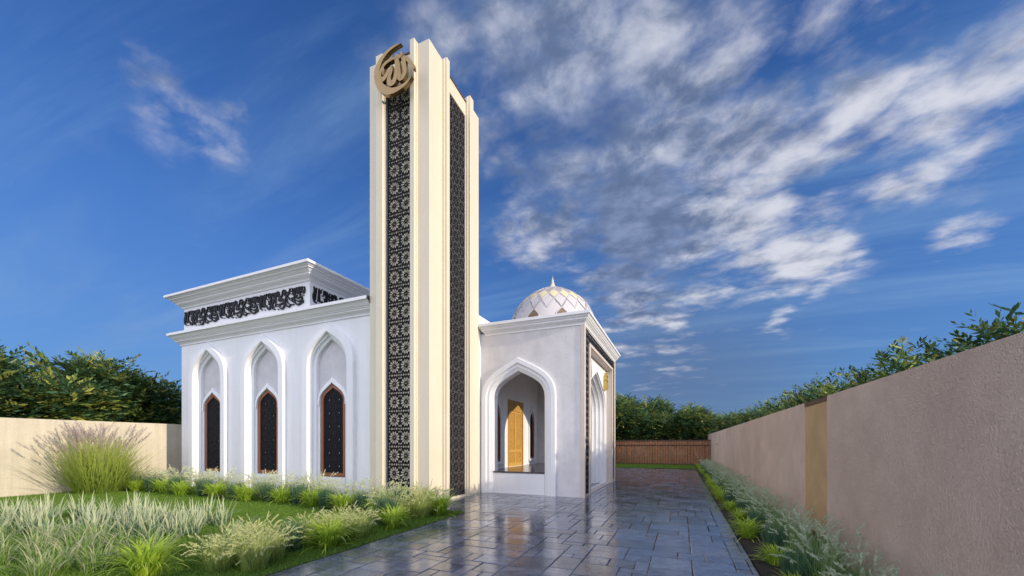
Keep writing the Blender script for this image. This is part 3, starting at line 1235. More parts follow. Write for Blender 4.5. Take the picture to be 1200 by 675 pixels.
def porch():
    t = thing('entrance_porch', 'white domed entrance porch with pointed arches beside the minaret', 'building', (-4.4, 14.4, 0))
    F = Frame((0, PY0, 0), (1, 0, 0), (0, -1, 0))
    G = Frame((PX1, 0, 0), (0, 1, 0), (1, 0, 0))
    B = Frame((0, PY1, 0), (1, 0, 0), (0, 1, 0))
    ac = -4.72
    A = lambda w, za, z0=-.03, zs=3.02: arch(ac, w, z0, zs, za)
    zt = 5.2
    # front and back side walls, grey-white stucco
    for fr, nm in ((F, 'side_wall'), (B, 'side_wall')):
        mb = MB()
        plate(mb, fr, [(PX0, -.05), (PX0, zt), (PX1 - .09, zt), (PX1 - .09, -.05)], [arch(ac, 2.0, .02, 3.02, 4.0)], -.3, 0)
        mb.build(nm, plaster, t)
        mb = MB()
        Ls = [(A(2.52, 4.32), 0), (A(2.52, 4.32), .085), (A(2.48, 4.30), .10), (A(2.22, 4.16), .10), (A(2.18, 4.14), .085), (A(2.16, 4.13), .045),
              (A(1.98, 4.03), .045), (A(1.92, 4.0), .02), (A(1.78, 3.92), -.01), (A(1.74, 3.90), -.04), (A(1.74, 3.90), -.32)]
        loft(mb, fr, Ls)
        mb.build('arch_moulding', white, t)
    # sill wall in the front arch
    MB().box(ac - .87, ac + .87, PY0 + .02, PY0 + .28, -.05, .66).build('parapet', white, t)
    # floor
    MB().box(PX0 + .005, -3.60, PY0 + .31, PY1 - .31, .62, .70).build('floor', darkmarble, t)
    MB().box(PX0 + .006, -3.62, PY0 + .311, PY1 - .311, -.05, .62).build('plinth', white, t)
    MB().box(ac - .868, ac + .868, PY0 + .005, PY0 + .285, .662, .715).build('coping', darkmarble, t)
    # gate wall facing the path
    c = 14.45
    mb = MB()
    rd = -.21                                             # recess plane
    ops = (12.32, 16.58)
    top = 4.62
    plate(mb, G, [(PY0 + .02, -.05), (PY0 + .02, zt - .003), (PY1 - .02, zt - .003), (PY1 - .02, -.05)], [[(ops[0], .02), (ops[0], top), (ops[1], top), (ops[1], .02)]], rd, 0)
    mb.build('gate_frame', beige, t)
    # black ornamental strip, set proud
    mb = MB()
    s = Frame(G.o, G.a, G.n)
    st = [(11.72, 12.12), (16.78, 17.18)]
    cell = .20
    for (a, b) in st:
        screen_mesh(mb, s, a, .08, .2, 2, 23, .0085, .013)
    screen_mesh(mb, s, 12.12, 4.80 - .12, .1926, 24, 2, .0085, .013)
    screen_mesh(mb, s, 11.72, 4.68, .2, 2, 2, .0085, .013)
    screen_mesh(mb, s, 16.78, 4.68, .2, 2, 2, .0085, .013)
    mb.build('ornament_strip', blackm, t, recalc=False)
    mb = MB()
    mb.add([s.P(u, z, d) for z in (.05, 5.09) for d in (.0, .006) for u in (11.70, 12.14)], [(0, 2, 3, 1), (4, 5, 7, 6), (0, 1, 5, 4), (1, 3, 7, 5), (3, 2, 6, 7), (2, 0, 4, 6)])
    mb.add([s.P(u, z, d) for z in (.05, 5.09) for d in (.0, .006) for u in (16.76, 17.20)], [(0, 2, 3, 1), (4, 5, 7, 6), (0, 1, 5, 4), (1, 3, 7, 5), (3, 2, 6, 7), (2, 0, 4, 6)])
    mb.add([s.P(u, z, d) for z in (4.66, 5.09) for d in (.0, .0065) for u in (12.14, 16.76)], [(0, 2, 3, 1), (4, 5, 7, 6), (0, 1, 5, 4), (1, 3, 7, 5), (3, 2, 6, 7), (2, 0, 4, 6)])
    mb.build('strip_backing', mat('pale_grey_back', (.66, .63, .62), .6), t)
    # corner trims
    mb = MB()
    for (y0, y1) in ((PY0 - .02, PY0 + .12), (PY1 - .12, PY1 + .02)):
        mb.box(PX1 - .10, PX1 + .035, y0, y1, -.05, 5.16)
    for (y0, y1) in ((12.16, 12.31), (16.59, 16.74)):
        mb.box(PX1 + .0, PX1 + .045, y0, y1, -.05, top + .02)
    mb.box(PX1 + .0, PX1 + .045, 12.16, 16.74, top + .02, top + .12)
    mb.build('trim', beige, t, bevel=.01)
    # recessed wall with the stepped arch
    mb = MB()
    GA = lambda hw, za, zs=2.75: arch(c, 2 * hw, 0.0, zs, za)
    plate(mb, G, [(ops[0] - .05, -.05), (ops[0] - .05, top + .05), (ops[1] + .05, top + .05), (ops[1] + .05, -.05)], [arch(c, 3.84, .02, 2.75, 4.27)], rd - .12, rd - .002)
    mb.build('gate_wall', white, t)
    for k in range(4):
        mb = MB()
        w0, w1 = 1.92 - k * .155, 1.92 - (k + 1) * .155
        a0, a1 = 4.27 - k * .075, 4.27 - (k + 1) * .075
        d = rd - .01 - k * .14
        wm = (w0 + w1) / 2
        Ls = [(GA(w0, a0), d), (GA(w0 - .02, a0 - .01), d + .05), (GA(w0 - .07, a0 - .035), d + .05), (GA(w0 - .09, a0 - .045), d), (GA(w1, a1), d), (GA(w1, a1), d - .14)]
        loft(mb, G, Ls)
        mb.build('arch_rib', white, t)
    mb = MB()
    plate(mb, G, [(PY0 + .3, -.05), (PY0 + .3, zt), (PY1 - .3, zt), (PY1 - .3, -.05)], [arch(c, 2.6, .02, 2.75, 3.97)], rd - .70, rd - .60)
    mb.build('inner_wall', white, t)
    # brass plaques hanging in the spandrels
    for sgn in (1, -1):
        y = c + 1.62 * sgn
        x = PX1 + rd + .0
        mb = MB()
        fr = Frame((x, 0, 0), (0, 1, 0), (1, 0, 0))
        pts = [[(y - .15, 3.78), (y - .17, 3.95), (y - .1, 4.1), (y, 4.05), (y + .1, 4.1), (y + .17, 3.95), (y + .15, 3.78), (y, 3.74)], ]
        plate(mb, fr, pts[0], [], .02, .14)
        k = 0
        for P, w in (([(y - .12, 4.02), (y - .1, 4.2), (y - .13, 4.34)], .05), ([(y - .02, 4.02), (y, 4.25), (y - .02, 4.46)], .05), ([(y + .08, 4.02), (y + .11, 4.22), (y + .07, 4.36)], .05),
                     ([(y - .16, 4.12), (y, 4.2), (y + .17, 4.12)], .05), ([(y - .1, 4.3), (y + .02, 4.36), (y + .12, 4.3)], .04)):
            stroke(mb, fr, P, [w, w * 1.3, w * .6], .02, .12 + .004 * k)
            k += 1
        p = mb.build('plaque', mat('bright_brass', (.62, .46, .12), .35, .7), t)
    # roof slab, cornice
    MB().box(PX0 + .01, PX1 - .31, PY0 + .3, PY1 - .3, 4.9, 5.19).build('ceiling', white, t)
    mb = MB()
    prof = [(0, 5.10), (.03, 5.12), (.03, 5.17)] + cyma(.04, 5.17, .11, 5.26) + [(.13, 5.265), (.13, 5.31)] + cyma(.14, 5.31, .20, 5.39, flip=True) + [(.22, 5.39), (.22, 5.47), (.20, 5.485), (-.4, 5.485)]
    ring_cornice(mb, PX0 + .2, PX1, PY0, PY1, prof)
    mb.box(PX0 + .5, PX1 - .3, PY0 + .3, PY1 - .3, 5.2, 5.42)
    mb.build('cornice', white, t)

    # dome
    cx, cy = -4.45, 14.3
    P = [(1.62, 5.42), (1.64, 5.75), (1.61, 6.05), (1.52, 6.35), (1.37, 6.65), (1.15, 6.92), (.87, 7.15), (.55, 7.33), (.28, 7.43), (.12, 7.47)]
    # cumulative profile lookup
    Ls = [0]
    for i in range(1, len(P)):
        Ls.append(Ls[-1] + math.dist(P[i - 1], P[i]))

    def prof_at(s):
        s = max(0, min(1, s)) * Ls[-1]
        for i in range(1, len(P)):
            if s <= Ls[i] + 1e-9:
                k = (s - Ls[i - 1]) / (Ls[i] - Ls[i - 1])
                return (P[i - 1][0] + (P[i][0] - P[i - 1][0]) * k, P[i - 1][1] + (P[i][1] - P[i - 1][1]) * k)
        return P[-1]

    def pt(th, s, off=0.0):
        r, z = prof_at(s)
        r2, z2 = prof_at(s + .02) if s < .97 else (r - .04, z + .003)
        nx, nz = (z2 - z), -(r2 - r)
        l = math.hypot(nx, nz) or 1
        r += off * nx / l
        z += off * nz / l
        return (cx + r * math.cos(th), cy + r * math.sin(th), z)
    mb = MB()
    lathe(mb, cx, cy, [prof_at(k / 24) for k in range(25)], 40)
    dm = mb.build('dome', domewhite, t, smooth=True)
    ND = 20
    rows = [.30, .44, .56, .68, .79, .89, .97]
    th0 = R(9 + 2)
    dth = 2 * PI / ND

    def node(r, j):
        return th0 + (j + (0.5 if r % 2 else 0.0)) * dth, rows[r]

    def patch(mb, corners, off, sub=3):
        # bilinear curved patch in (theta, s)
        (a, b, c_, d) = corners
        vs, fs = [], []
        for i in range(sub + 1):
            for j in range(sub + 1):
                u, v = i / sub, j / sub
                th = (a[0] * (1 - u) + b[0] * u) * (1 - v) + (d[0] * (1 - u) + c_[0] * u) * v
                s = (a[1] * (1 - u) + b[1] * u) * (1 - v) + (d[1] * (1 - u) + c_[1] * u) * v
                vs.append(pt(th, s, off))
        for i in range(sub):
            for j in range(sub):
                k = i * (sub + 1) + j
                fs.append((k, k + 1, k + sub + 2, k + sub + 1))
        mb.add(vs, fs)
    pc, pl, pc2 = MB(), MB(), MB()
    ribs = MB()

    def rib(a, b, w=.012, h=.018, n=4):
        vs, fs = [], []
        for i in range(n + 1):
            u = i / n
            th, s = a[0] + (b[0] - a[0]) * u, a[1] + (b[1] - a[1]) * u
            p = Vector(pt(th, s, 0))
            q = Vector(pt(th, s, h))
            e = 1e-3
            tdir = (Vector(pt(a[0] + (b[0] - a[0]) * (u + e), a[1] + (b[1] - a[1]) * (u + e))) - p).normalized()
            sd = tdir.cross((q - p).normalized()) * w
            vs += [p - sd, q - sd, q + sd, p + sd]
        for i in range(n):
            k = 4 * i
            fs += [(k, k + 1, k + 5, k + 4), (k + 1, k + 2, k + 6, k + 5), (k + 2, k + 3, k + 7, k + 6)]
        ribs.add(vs, fs)
    for r in range(len(rows) - 1):
        for j in range(ND):
            a = node(r, j)
            if r % 2 == 0:
                l, g = node(r + 1, j - 1), node(r + 1, j)
            else:
                l, g = node(r + 1, j), node(r + 1, j + 1)
            rib(a, l)
            rib(a, g)
            if r < len(rows) - 2:
                tpn = (a[0], rows[r + 2])
                tgt = (pc if r == 1 else pc2) if r in (1, 4) else (pl if r in (2, 3) else None)
                if tgt is not None:
                    e = .14
                    m_ = (a[0], (a[1] + tpn[1]) / 2)
                    sh = lambda p: (p[0] + (m_[0] - p[0]) * e, p[1] + (m_[1] - p[1]) * e)
                    patch(tgt, [sh(a), sh(g), sh(tpn), sh(l)], .012)
    # petals down to the drum and windows between them
    for j in range(0, ND, 2):
        wn = MB()
        w = node(0, j)
        k = .40 * dth
        rib((w[0] - k, .04), (w[0] - k, .22))
        rib((w[0] + k, .04), (w[0] + k, .22))
        rib((w[0] - k, .22), (w[0], .30))
        rib((w[0] + k, .22), (w[0], .30))
        patch(wn, [(w[0] - k, .02), (w[0] + k, .02), (w[0] + k, .22), (w[0] - k, .22)], .010)
        patch(wn, [(w[0] - k, .22), (w[0] + k, .22), (w[0] + .001, .298), (w[0] - .001, .298)], .010)
        wn.build('dome_window', domewin, dm)
        p = node(0, j + 1)
        pk = (p[0], .44)
        rib((w[0], .30), (w[0] + dth * .5, .44))
        rib((w[0], .30), (w[0] - dth * .5, .44))
    pc.build('cream_panels', domecream, dm)
    pc2.build('upper_cream_panels', domecream, dm)
    pl.build('grey_panels', domelilac, dm)
    ribs.build('ribs', domewhite, dm)
    mb = MB()
    lathe(mb, cx, cy, [(.20, 7.42), (.22, 7.46), (.19, 7.50), (.11, 7.56), (.075, 7.62), (.05, 7.70), (.032, 7.76), (.045, 7.79), (.03, 7.82), (.012, 7.88), (.0, 7.98)], 20)
    mb.build('finial', cream, dm, smooth=True)


porch()

# ------------------------------------------------------------------ vegetation
rngN = np.random.default_rng(5)


def ribbons(n, base_r, length, lean, arch_, width, segs=5, rng=rngN, colA=(.1, .2, .05), colB=(.2, .3, .1), tip=None, plume=None, twist=0.0, up=0.0):
    """arching leaf blades; returns verts, faces, colours"""
    V, F, C = [], [], []
    for i in range(n):
        az = rng.uniform(0, 2 * PI)
        r = base_r * math.sqrt(rng.uniform(0, 1))
        ba = rng.uniform(0, 2 * PI)
        p = np.array([r * math.cos(ba), r * math.sin(ba), 0.0])
        if rng.uniform() < .65:
            az = ba + rng.normal(0, .6)
        L = rng.uniform(*length)
        el = R(90) - abs(rng.normal(0, 1)) * lean - up
        bend = rng.uniform(*arch_)
        w = rng.uniform(*width)
        t = rng.uniform()
        c0 = np.array(colA) * (1 - t) + np.array(colB) * t
        c1 = np.array(tip) if tip is not None else c0 * 1.25
        side = np.array([-math.sin(az), math.cos(az), 0])
        o = len(V)
        e = el
        pts = [p.copy()]
        dirs = []
        for k in range(segs):
            dr = np.array([math.cos(az) * math.cos(e), math.sin(az) * math.cos(e), math.sin(e)])
            dirs.append(dr)
            p = p + dr * L / segs
            pts.append(p.copy())
            e -= bend / segs * (0.4 + 1.2 * k / segs)
        dirs.append(dirs[-1])
        for k in range(segs + 1):
            f = k / segs
            ww = w * (1 - f ** 2.2) * (.55 + .45 * min(1, f * 4)) + .0006
            cc = c0 * (1 - f) + c1 * f
            V.append(pts[k] - side * ww / 2)
            V.append(pts[k] + side * ww / 2)
            C += [cc, cc]
            if k:
                F.append((o + 2 * k - 2, o + 2 * k - 1, o + 2 * k + 1, o + 2 * k))
        if plume and rng.uniform() < plume['p']:
            pn, pl, pw, pc = plume['n'], plume['len'], plume['w'], np.array(plume['col'])
            for q in range(pn):
                f = 1 - plume['part'] * (1 - q / pn)
                kk = f * segs
                k0 = min(int(kk), segs - 1)
                a = pts[k0] + (pts[k0 + 1] - pts[k0]) * (kk - k0)
                d0 = dirs[k0]
                rnd = rng.normal(0, 1, 3)
                rnd /= np.linalg.norm(rnd)
                dd = d0 * .85 + rnd * .75
                dd /= np.linalg.norm(dd)
                tp = a + dd * pl * (1.15 - .6 * abs(q / pn - .35)) * rng.uniform(.7, 1.2)
                sd = np.cross(dd, rng.normal(0, 1, 3))
                sd /= np.linalg.norm(sd) + 1e-9
                oo = len(V)
                V += [a - sd * pw / 2, a + sd * pw / 2, tp]
                cc = pc * rng.uniform(.8, 1.15)
                C += [cc, cc, cc]
                F.append((oo, oo + 1, oo + 2))
    return V, F, C


def plantmesh(name, parts, m):
    V, F, C = [], [], []
    for v, f, c in parts:
        o = len(V)
        V += [tuple(p) for p in v]
        F += [tuple(i + o for i in q) for q in f]
        C += [(*np.clip(k, 0, 1), 1) for k in c]
    me = bpy.data.meshes.new(name)
    me.from_pydata(V, [], F)
    at = me.color_attributes.new('Col', 'FLOAT_COLOR', 'POINT')
    at.data.foreach_set('color', np.asarray(C, dtype=np.float32).ravel())
    me.materials.append(m)
    me.polygons.foreach_set('use_smooth', [True] * len(me.polygons))
    me.update()
    return me


def put(name, me, loc, rz, sc, label, cat, group=None):
    o = bpy.data.objects.new(name, me)
    o.location = loc
    o.rotation_euler = (0, 0, rz)
    o.scale = (sc, sc, sc) if isinstance(sc, (int, float)) else sc
    col.objects.link(o)
    tag(o, label, cat, group)
    return o


def foxtail(n, ln, colA, colB, tip, pc, bend=(.5, 2.0), lean=.14, base=.12):
    return ribbons(n, base, ln, lean, bend, (.004, .006), 7, colA=colA, colB=colB, tip=tip,
                   plume=dict(p=.9, n=34, len=.030, w=.012, part=.20, col=pc))


FEA = [plantmesh('feather_grass_clump', [
    ribbons(330, .17, (.20, .60), .30, (.3, 1.4), (.008, .014), 5, colA=(.15, .27, .04), colB=(.38, .50, .12), tip=(.54, .60, .20)),
    foxtail(75, (.42, .76), (.22, .32, .08), (.36, .44, .14), (.58, .62, .26), (.68, .70, .36), bend=(.7, 2.6), lean=.24, base=.16)], blade) for _ in range(4)]
PALE = [plantmesh('feather_grass_clump', [
    ribbons(190, .16, (.20, .58), .22, (.2, 1.0), (.010, .016), 5, colA=(.12, .22, .06), colB=(.28, .38, .14), tip=(.42, .50, .22)),
    foxtail(60, (.50, .84), (.22, .32, .12), (.34, .42, .20), (.58, .62, .36), (.74, .76, .52), bend=(.6, 2.4), lean=.16, base=.15)], blade) for _ in range(4)]
FEAB = [plantmesh('silver_grass_clump', [
    ribbons(130, .12, (.22, .52), .20, (.2, 1.0), (.006, .011), 5, colA=(.07, .18, .05), colB=(.20, .37, .11), tip=(.30, .46, .17)),
    foxtail(24, (.45, .80), (.12, .22, .09), (.22, .34, .15), (.40, .50, .30), (.56, .64, .46), lean=.12, bend=(.5, 2.2))], blade) for _ in range(3)]
LIME = [plantmesh('lime_grass_mound', [
    ribbons(210, .08, (.30, .52), .42, (1.5, 2.6), (.014, .026), 7, colA=(.22, .38, .02), colB=(.44, .60, .05), tip=(.52, .66, .10))], blade) for _ in range(3)]
DARK = [plantmesh('dark_green_shrub', [
    ribbons(420, .15, (.20, .55), .14, (.1, .5), (.012, .022), 3, colA=(.030, .080, .045), colB=(.075, .16, .085), tip=(.11, .21, .12))], blade) for _ in range(2)]
VAR = [plantmesh('striped_grass_tuft', [
    ribbons(20, .14, (.25, .60), .38, (.1, .9), (.016, .032), 5, colA=(.16, .28, .09), colB=(.62, .66, .38), tip=(.76, .78, .52)),
    ribbons(22, .14, (.16, .36), .30, (.2, .8), (.012, .022), 4, colA=(.05, .13, .06), colB=(.14, .27, .15))], blade) for _ in range(5)]
ARCHD = [plantmesh('drooping_grass_clump', [
    ribbons(34, .13, (.40, .75), .30, (1.6, 3.0), (.012, .022), 9, colA=(.18, .28, .07), colB=(.46, .50, .22), tip=(.74, .70, .46)),
    ribbons(90, .15, (.20, .48), .30, (.3, 1.1), (.006, .012), 4, colA=(.12, .24, .04), colB=(.28, .42, .09))], blade) for _ in range(3)]

rg = random.Random(21)


def pick(l):
    return rg.choice(l)


# big fountain grass by the left wall
big = plantmesh('fountain_grass_plant', [
    ribbons(1000, .42, (1.0, 1.85), .44, (.3, 1.0), (.010, .018), 7, colA=(.18, .29, .03), colB=(.40, .50, .08), tip=(.52, .58, .14)),
    ribbons(460, .42, (.5, 1.2), .62, (.4, 1.2), (.010, .016), 6, colA=(.14, .25, .03), colB=(.30, .42, .07), tip=(.40, .50, .12)),
    ribbons(110, .35, (1.4, 2.0), .21, (.2, .7), (.005, .007), 7, colA=(.24, .30, .08), colB=(.34, .36, .14), tip=(.5, .42, .32),
            plume=dict(p=1, n=60, len=.07, w=.008, part=.17, col=(.56, .46, .44)))], blade)
put('fountain_grass_plant', big, (-17.5, 6.5, 0), 0.4, (1.32, 1.32, 1.2), 'huge fountain grass with pinkish plumes against the cream wall', 'ornamental grass')


# planting row beneath the hall front
FAC = 'planting row along the front of the hall'
where = ['beside the left boundary wall', 'left of the first arch', 'under the leftmost arch', 'between the left and middle arches', 'under the middle arch',
         'between the middle and right arches', 'under the rightmost arch', 'between the right arch and the tower', 'at the left foot of the tower', 'at the front foot of the tower']
xs = [-17.9, -16.9, -15.7, -14.4, -12.9, -11.4, -10.1, -8.9, -7.6, -6.5]
for i, (x, wh) in enumerate(zip(xs, where)):
    y = 7.75 - (0.25 if i > 7 else 0)
    lab = 'pale feathery plumed grass clump ' + wh
    for k in range(2):
        put('feather_grass_clump', pick(PALE), (x - .30 + .48 * k + rg.uniform(-.08, .08), y + .12 + rg.uniform(-.15, .15), 0), rg.uniform(0, 6), rg.uniform(.9, 1.2), lab, 'ornamental grass', 'feathery grasses ' + wh)
    put('lime_grass_mound', pick(LIME), (x + .35, y - .62 + rg.uniform(-.08, .08), 0), rg.uniform(0, 6), rg.uniform(1.25, 1.45), 'bright lime green grass mound ' + wh, 'ornamental grass', FAC)
    put('dark_green_shrub', pick(DARK), (x - .33, y - .48 + rg.uniform(-.05, .05), 0), rg.uniform(0, 6), rg.uniform(.95, 1.1), 'small dark green upright shrub ' + wh, 'shrub', FAC)

# edge of the path on the lawn side, from the tower towards the viewer
PATHG = 'plants edging the left side of the path'
edge = [('f', -5.35, 7.55, 1.1), ('f', -5.75, 7.75, 1.1), ('l', -4.95, 7.45, 1.43), ('f', -5.15, 7.0, 1.05), ('d', -5.65, 7.1, 1.2), ('f', -5.45, 6.55, 1.0), ('f', -5.95, 6.9, 1.05), ('l', -4.95, 5.9, 1.25),
        ('d', -5.35, 6.15, 1.2), ('f', -5.05, 5.15, .82), ('f', -5.25, 4.75, .85), ('f', -5.55, 5.35, .82), ('l', -4.98, 4.45, 1.30), ('f', -5.6, 4.6, .8), ('a', -6.1, 3.75, 1.0),
        ('f', -5.15, 3.65, .85), ('f', -5.5, 3.45, .85), ('f', -4.98, 3.3, .85), ('f', -5.35, 3.1, .8), ('f', -5.7, 3.85, .85), ('l', -5.9, 2.6, 1.30), ('a', -6.6, 4.1, .95), ('d', -5.35, 4.1, .9)]
desc = {'f': ('feather_grass_clump', 'pale yellow green feathery grass clump'), 'l': ('lime_grass_mound', 'spreading lime green grass mound'), 'd': ('dark_green_shrub', 'dark green upright shrub'),
        'a': ('drooping_grass_clump', 'pale drooping long bladed grass')}
meshes = {'f': FEA, 'l': LIME, 'd': DARK, 'a': ARCHD}


def nearwhere(y):
    return 'beside the foot of the tower' if y > 6.7 else ('midway along the left path edge' if y > 5 else ('on the left path edge near the viewer' if y > 4 else 'at the bottom left corner of the path'))


for k, x, y, s in edge:
    nm, ds = desc[k]
    put(nm, pick(meshes[k]), (x, y, 0), rg.uniform(0, 6), s, ds + ' ' + nearwhere(y), 'shrub' if k == 'd' else 'ornamental grass', PATHG + ', ' + nearwhere(y))

# drift of variegated blades on the lawn
cnt = 0
for i in range(66):
    # drift outline: an ellipse across the lawn
    t, r = rg.uniform(0, 2 * PI), math.sqrt(rg.random())
    x = -10.6 + 3.0 * r * math.cos(t)
    y = 3.65 + 1.05 * r * math.sin(t) + (x + 10.6) * .22
    put('striped_grass_tuft', pick(VAR), (x, y, 0), rg.uniform(0, 6), rg.uniform(.8, 1.15), 'upright pale striped grass tuft in the drift on the lawn', 'ornamental grass', 'striped grass tufts drifting across the lawn')
fore = [(-8.05, 2.95, 1.05), (-7.6, 2.6, 1.0), (-7.2, 2.95, 1.05), (-8.5, 2.5, 1.0), (-9.0, 2.75, .95), (-7.9, 2.3, .9), (-9.6, 2.4, .9), (-7.2, 2.3, .9), (-6.7, 2.45, .9),
        (-6.75, 3.1, 1.0), (-8.5, 3.0, .95), (-10.3, 2.5, .95), (-6.9, 2.05, .8), (-8.3, 2.1, .85)]
for x, y, s in fore:
    put('drooping_grass_clump', pick(ARCHD), (x, y, 0), rg.uniform(0, 6), s, 'pale drooping grass clump along the bottom left of the lawn', 'ornamental grass', 'drooping grasses at the front of the lawn')

# bed along the right wall
y = 2.6
while y < 28.5:
    lab = 'silvery green feathery grass in the bed along the right wall'
    put('silver_grass_clump', pick(FEAB), (1.45 + rg.uniform(-.08, .12), y + rg.uniform(-.12, .12), 0), rg.uniform(0, 6), rg.uniform(.78, 1.1), lab, 'ornamental grass', 'feathery grasses along the right wall')
    put('silver_grass_clump', pick(FEAB), (1.68 + rg.uniform(-.06, .06), y + .3, 0), rg.uniform(0, 6), rg.uniform(.7, 1.0), lab, 'ornamental grass', 'feathery grasses along the right wall')
    y += .60
y = 4.6
while y < 28:
    put('lime_grass_mound', pick(LIME), (1.10 + rg.uniform(-.06, .06), y + rg.uniform(-.25, .25), 0), rg.uniform(0, 6), rg.uniform(.75, 1.1), 'lime green grass mound at the right edge of the paving', 'ornamental grass', 'lime mounds along the right edge of the paving')
    put('dark_green_shrub', pick(DARK), (1.22 + rg.uniform(-.04, .04), y + .55, 0), rg.uniform(0, 6), rg.uniform(.8, .95), 'dark green upright shrub between lime mounds in the right bed', 'shrub', 'dark shrubs in the right bed')
    y += 1.5


def lawn_grass():
    rng = np.random.default_rng(9)
    V, F, C = [], [], []

    def patch(n, x0, x1, y0, y1, h):
        x = rng.uniform(x0, x1, n)
        yy = rng.uniform(y0, y1, n)
        a = rng.uniform(0, 2 * PI, n)
        hh = rng.uniform(.5, 1.0, n) * h
        w = rng.uniform(.004, .008, n)
        lx, ly = rng.normal(0, .5, n) * hh, rng.normal(0, .5, n) * hh
        ca, sa = np.cos(a) * w, np.sin(a) * w
        o = sum(len(q) for q in V)
        vv = np.empty((n, 3, 3))
        vv[:, 0] = np.stack([x - ca, yy - sa, np.zeros(n)], 1)
        vv[:, 1] = np.stack([x + ca, yy + sa, np.zeros(n)], 1)
        vv[:, 2] = np.stack([x + lx, yy + ly, hh], 1)
        V.append(vv.reshape(-1, 3))
        t = rng.uniform(0, 1, n)
        c = np.stack([.10 + .14 * t, .20 + .18 * t, .025 + .03 * t, np.ones(n)], 1)
        C.append(np.repeat(c, 3, 0))
    patch(150000, -13.5, -4.62, 1.4, 8.0, .055)
    patch(60000, -18.4, -13.5, 2.5, 8.7, .06)
    patch(22000, -8, .9, 27.1, 30.9, .16)
    v = np.concatenate(V)
    c = np.concatenate(C)
    n = len(v) // 3
    me = bpy.data.meshes.new('lawn_grass')
    me.vertices.add(len(v))
    me.vertices.foreach_set('co', v.astype(np.float32).ravel())
    me.loops.add(3 * n)
    me.loops.foreach_set('vertex_index', np.arange(3 * n, dtype=np.int32))
    me.polygons.add(n)
    me.polygons.foreach_set('loop_start', np.arange(0, 3 * n, 3, dtype=np.int32))
    me.polygons.foreach_set('loop_total', np.full(n, 3, dtype=np.int32))
    me.update(calc_edges=True)
    at = me.color_attributes.new('Col', 'FLOAT_COLOR', 'POINT')
    at.data.foreach_set('color', c.astype(np.float32).ravel())
    me.materials.append(blade)
    o = bpy.data.objects.new('lawn_grass', me)
    col.objects.link(o)
    tag(o, 'short mown green grass covering the lawn', 'grass')
    o['kind'] = 'stuff'


lawn_grass()


# ------------------------------------------------------------------ trees
def crown_mesh(seed, rx, rz, ncl, h0, leafL=(.20, .36), spread=.34):
    rng = np.random.default_rng(seed)
    V, F, C = [], [], []
    lobes = []
    for i in range(13):
        a = rng.uniform(0, 2 * PI)
        r = rng.uniform(.15, .72)
        lobes.append((np.array([rx * r * math.cos(a), rx * r * math.sin(a), h0 + rz * rng.uniform(.25, .88 - .3 * r)]), rng.uniform(.28, .50) * rx, rng.uniform(.8, 1.2)))
    for i in range(ncl):
        c, r, tone = lobes[rng.integers(len(lobes))]
        d = rng.normal(0, 1, 3)
        d /= np.linalg.norm(d)
        rr = r * rng.uniform(.45, 1.12)
        p = c + d * rr * np.array([1, 1, .8])
        hcol = rng.uniform()
        if hcol < .58:
            base = np.array([.050, .105, .046]) * rng.uniform(.7, 1.6)
        elif hcol < .85:
            base = np.array([.15, .21, .045]) * rng.uniform(.8, 1.3)
        else:
            base = np.array([.32, .34, .08]) * rng.uniform(.8, 1.3)
        base = base * tone
        ax = d * np.array([1, 1, .5]) + rng.normal(0, .35, 3)
        ax /= np.linalg.norm(ax)
        # a spray: a short twig with leaves on both sides, mostly horizontal
        s1 = np.cross(ax, [0, 0, 1.0]) + rng.normal(0, .15, 3)
        s1 /= np.linalg.norm(s1)
        tw = rng.uniform(.35, .7) * spread / .34
        nl = 11
        for k in range(nl):
            f = k / (nl - 1)
            q = p + ax * tw * f
            sg = 1 if k % 2 else -1
            dd = ax * (.35 + .8 * f) + s1 * sg * (1.0 - .6 * f) + np.array([0, 0, rng.uniform(-.1, .35)])
            dd /= np.linalg.norm(dd)
            L = rng.uniform(*leafL) * (1 - .45 * f)
            wd = np.cross(dd, rng.normal(0, .35, 3) + np.array([0, 0, 1.0]))
            wd /= np.linalg.norm(wd)
            w = L * .17
            o = len(V)
            V += [q, q + dd * L * .5 + wd * w, q + dd * L, q + dd * L * .5 - wd * w]
            cc = base * rng.uniform(.8, 1.25)
            C += [cc] * 4
            F.append((o, o + 1, o + 2, o + 3))
    me = plantmesh('crown', [(V, F, C)], leaf)
    me.polygons.foreach_set('use_smooth', [False] * len(me.polygons))
    return me


def trunk_mesh(seed, H):
    rng = random.Random(seed)
    mb = MB()

    def limb(p, d, L, r0, r1, n=5):
        vs, fs = [], []
        p = Vector(p)
        d = Vector(d).normalized()
        K = 7
        for i in range(n + 1):
            f = i / n
            r = r0 + (r1 - r0) * f
            s = d.orthogonal().normalized()
            t = d.cross(s)
            for k in range(K):
                a = 2 * PI * k / K
                vs.append(p + s * r * math.cos(a) + t * r * math.sin(a))
            p = p + d * L / n
            d = (d + Vector((rng.uniform(-.12, .12), rng.uniform(-.12, .12), .05))).normalized()
        for i in range(n):
            for k in range(K):
                l = (k + 1) % K
                fs.append((i * K + k, i * K + l, i * K + K + l, i * K + K + k))
        mb.add(vs, fs)
        return p
    e = limb((0, 0, -.1), (0, 0, 1), H * .5, .16, .10)
    for k in range(6):
        a = 2 * PI * k / 6 + rng.uniform(-.3, .3)
        limb((0, 0, H * rng.uniform(.25, .48)), (math.cos(a), math.sin(a), rng.uniform(.6, 1.4)), H * .4, .07, .02)
    limb(tuple(e), (0.1, 0, 1), H * .35, .10, .02)
    me = bpy.data.meshes.new('trunk')
    me.from_pydata([tuple(v) for v in mb.v], [], mb.f)
    me.materials.append(bark)
    me.polygons.foreach_set('use_smooth', [True] * len(me.polygons))
    return me


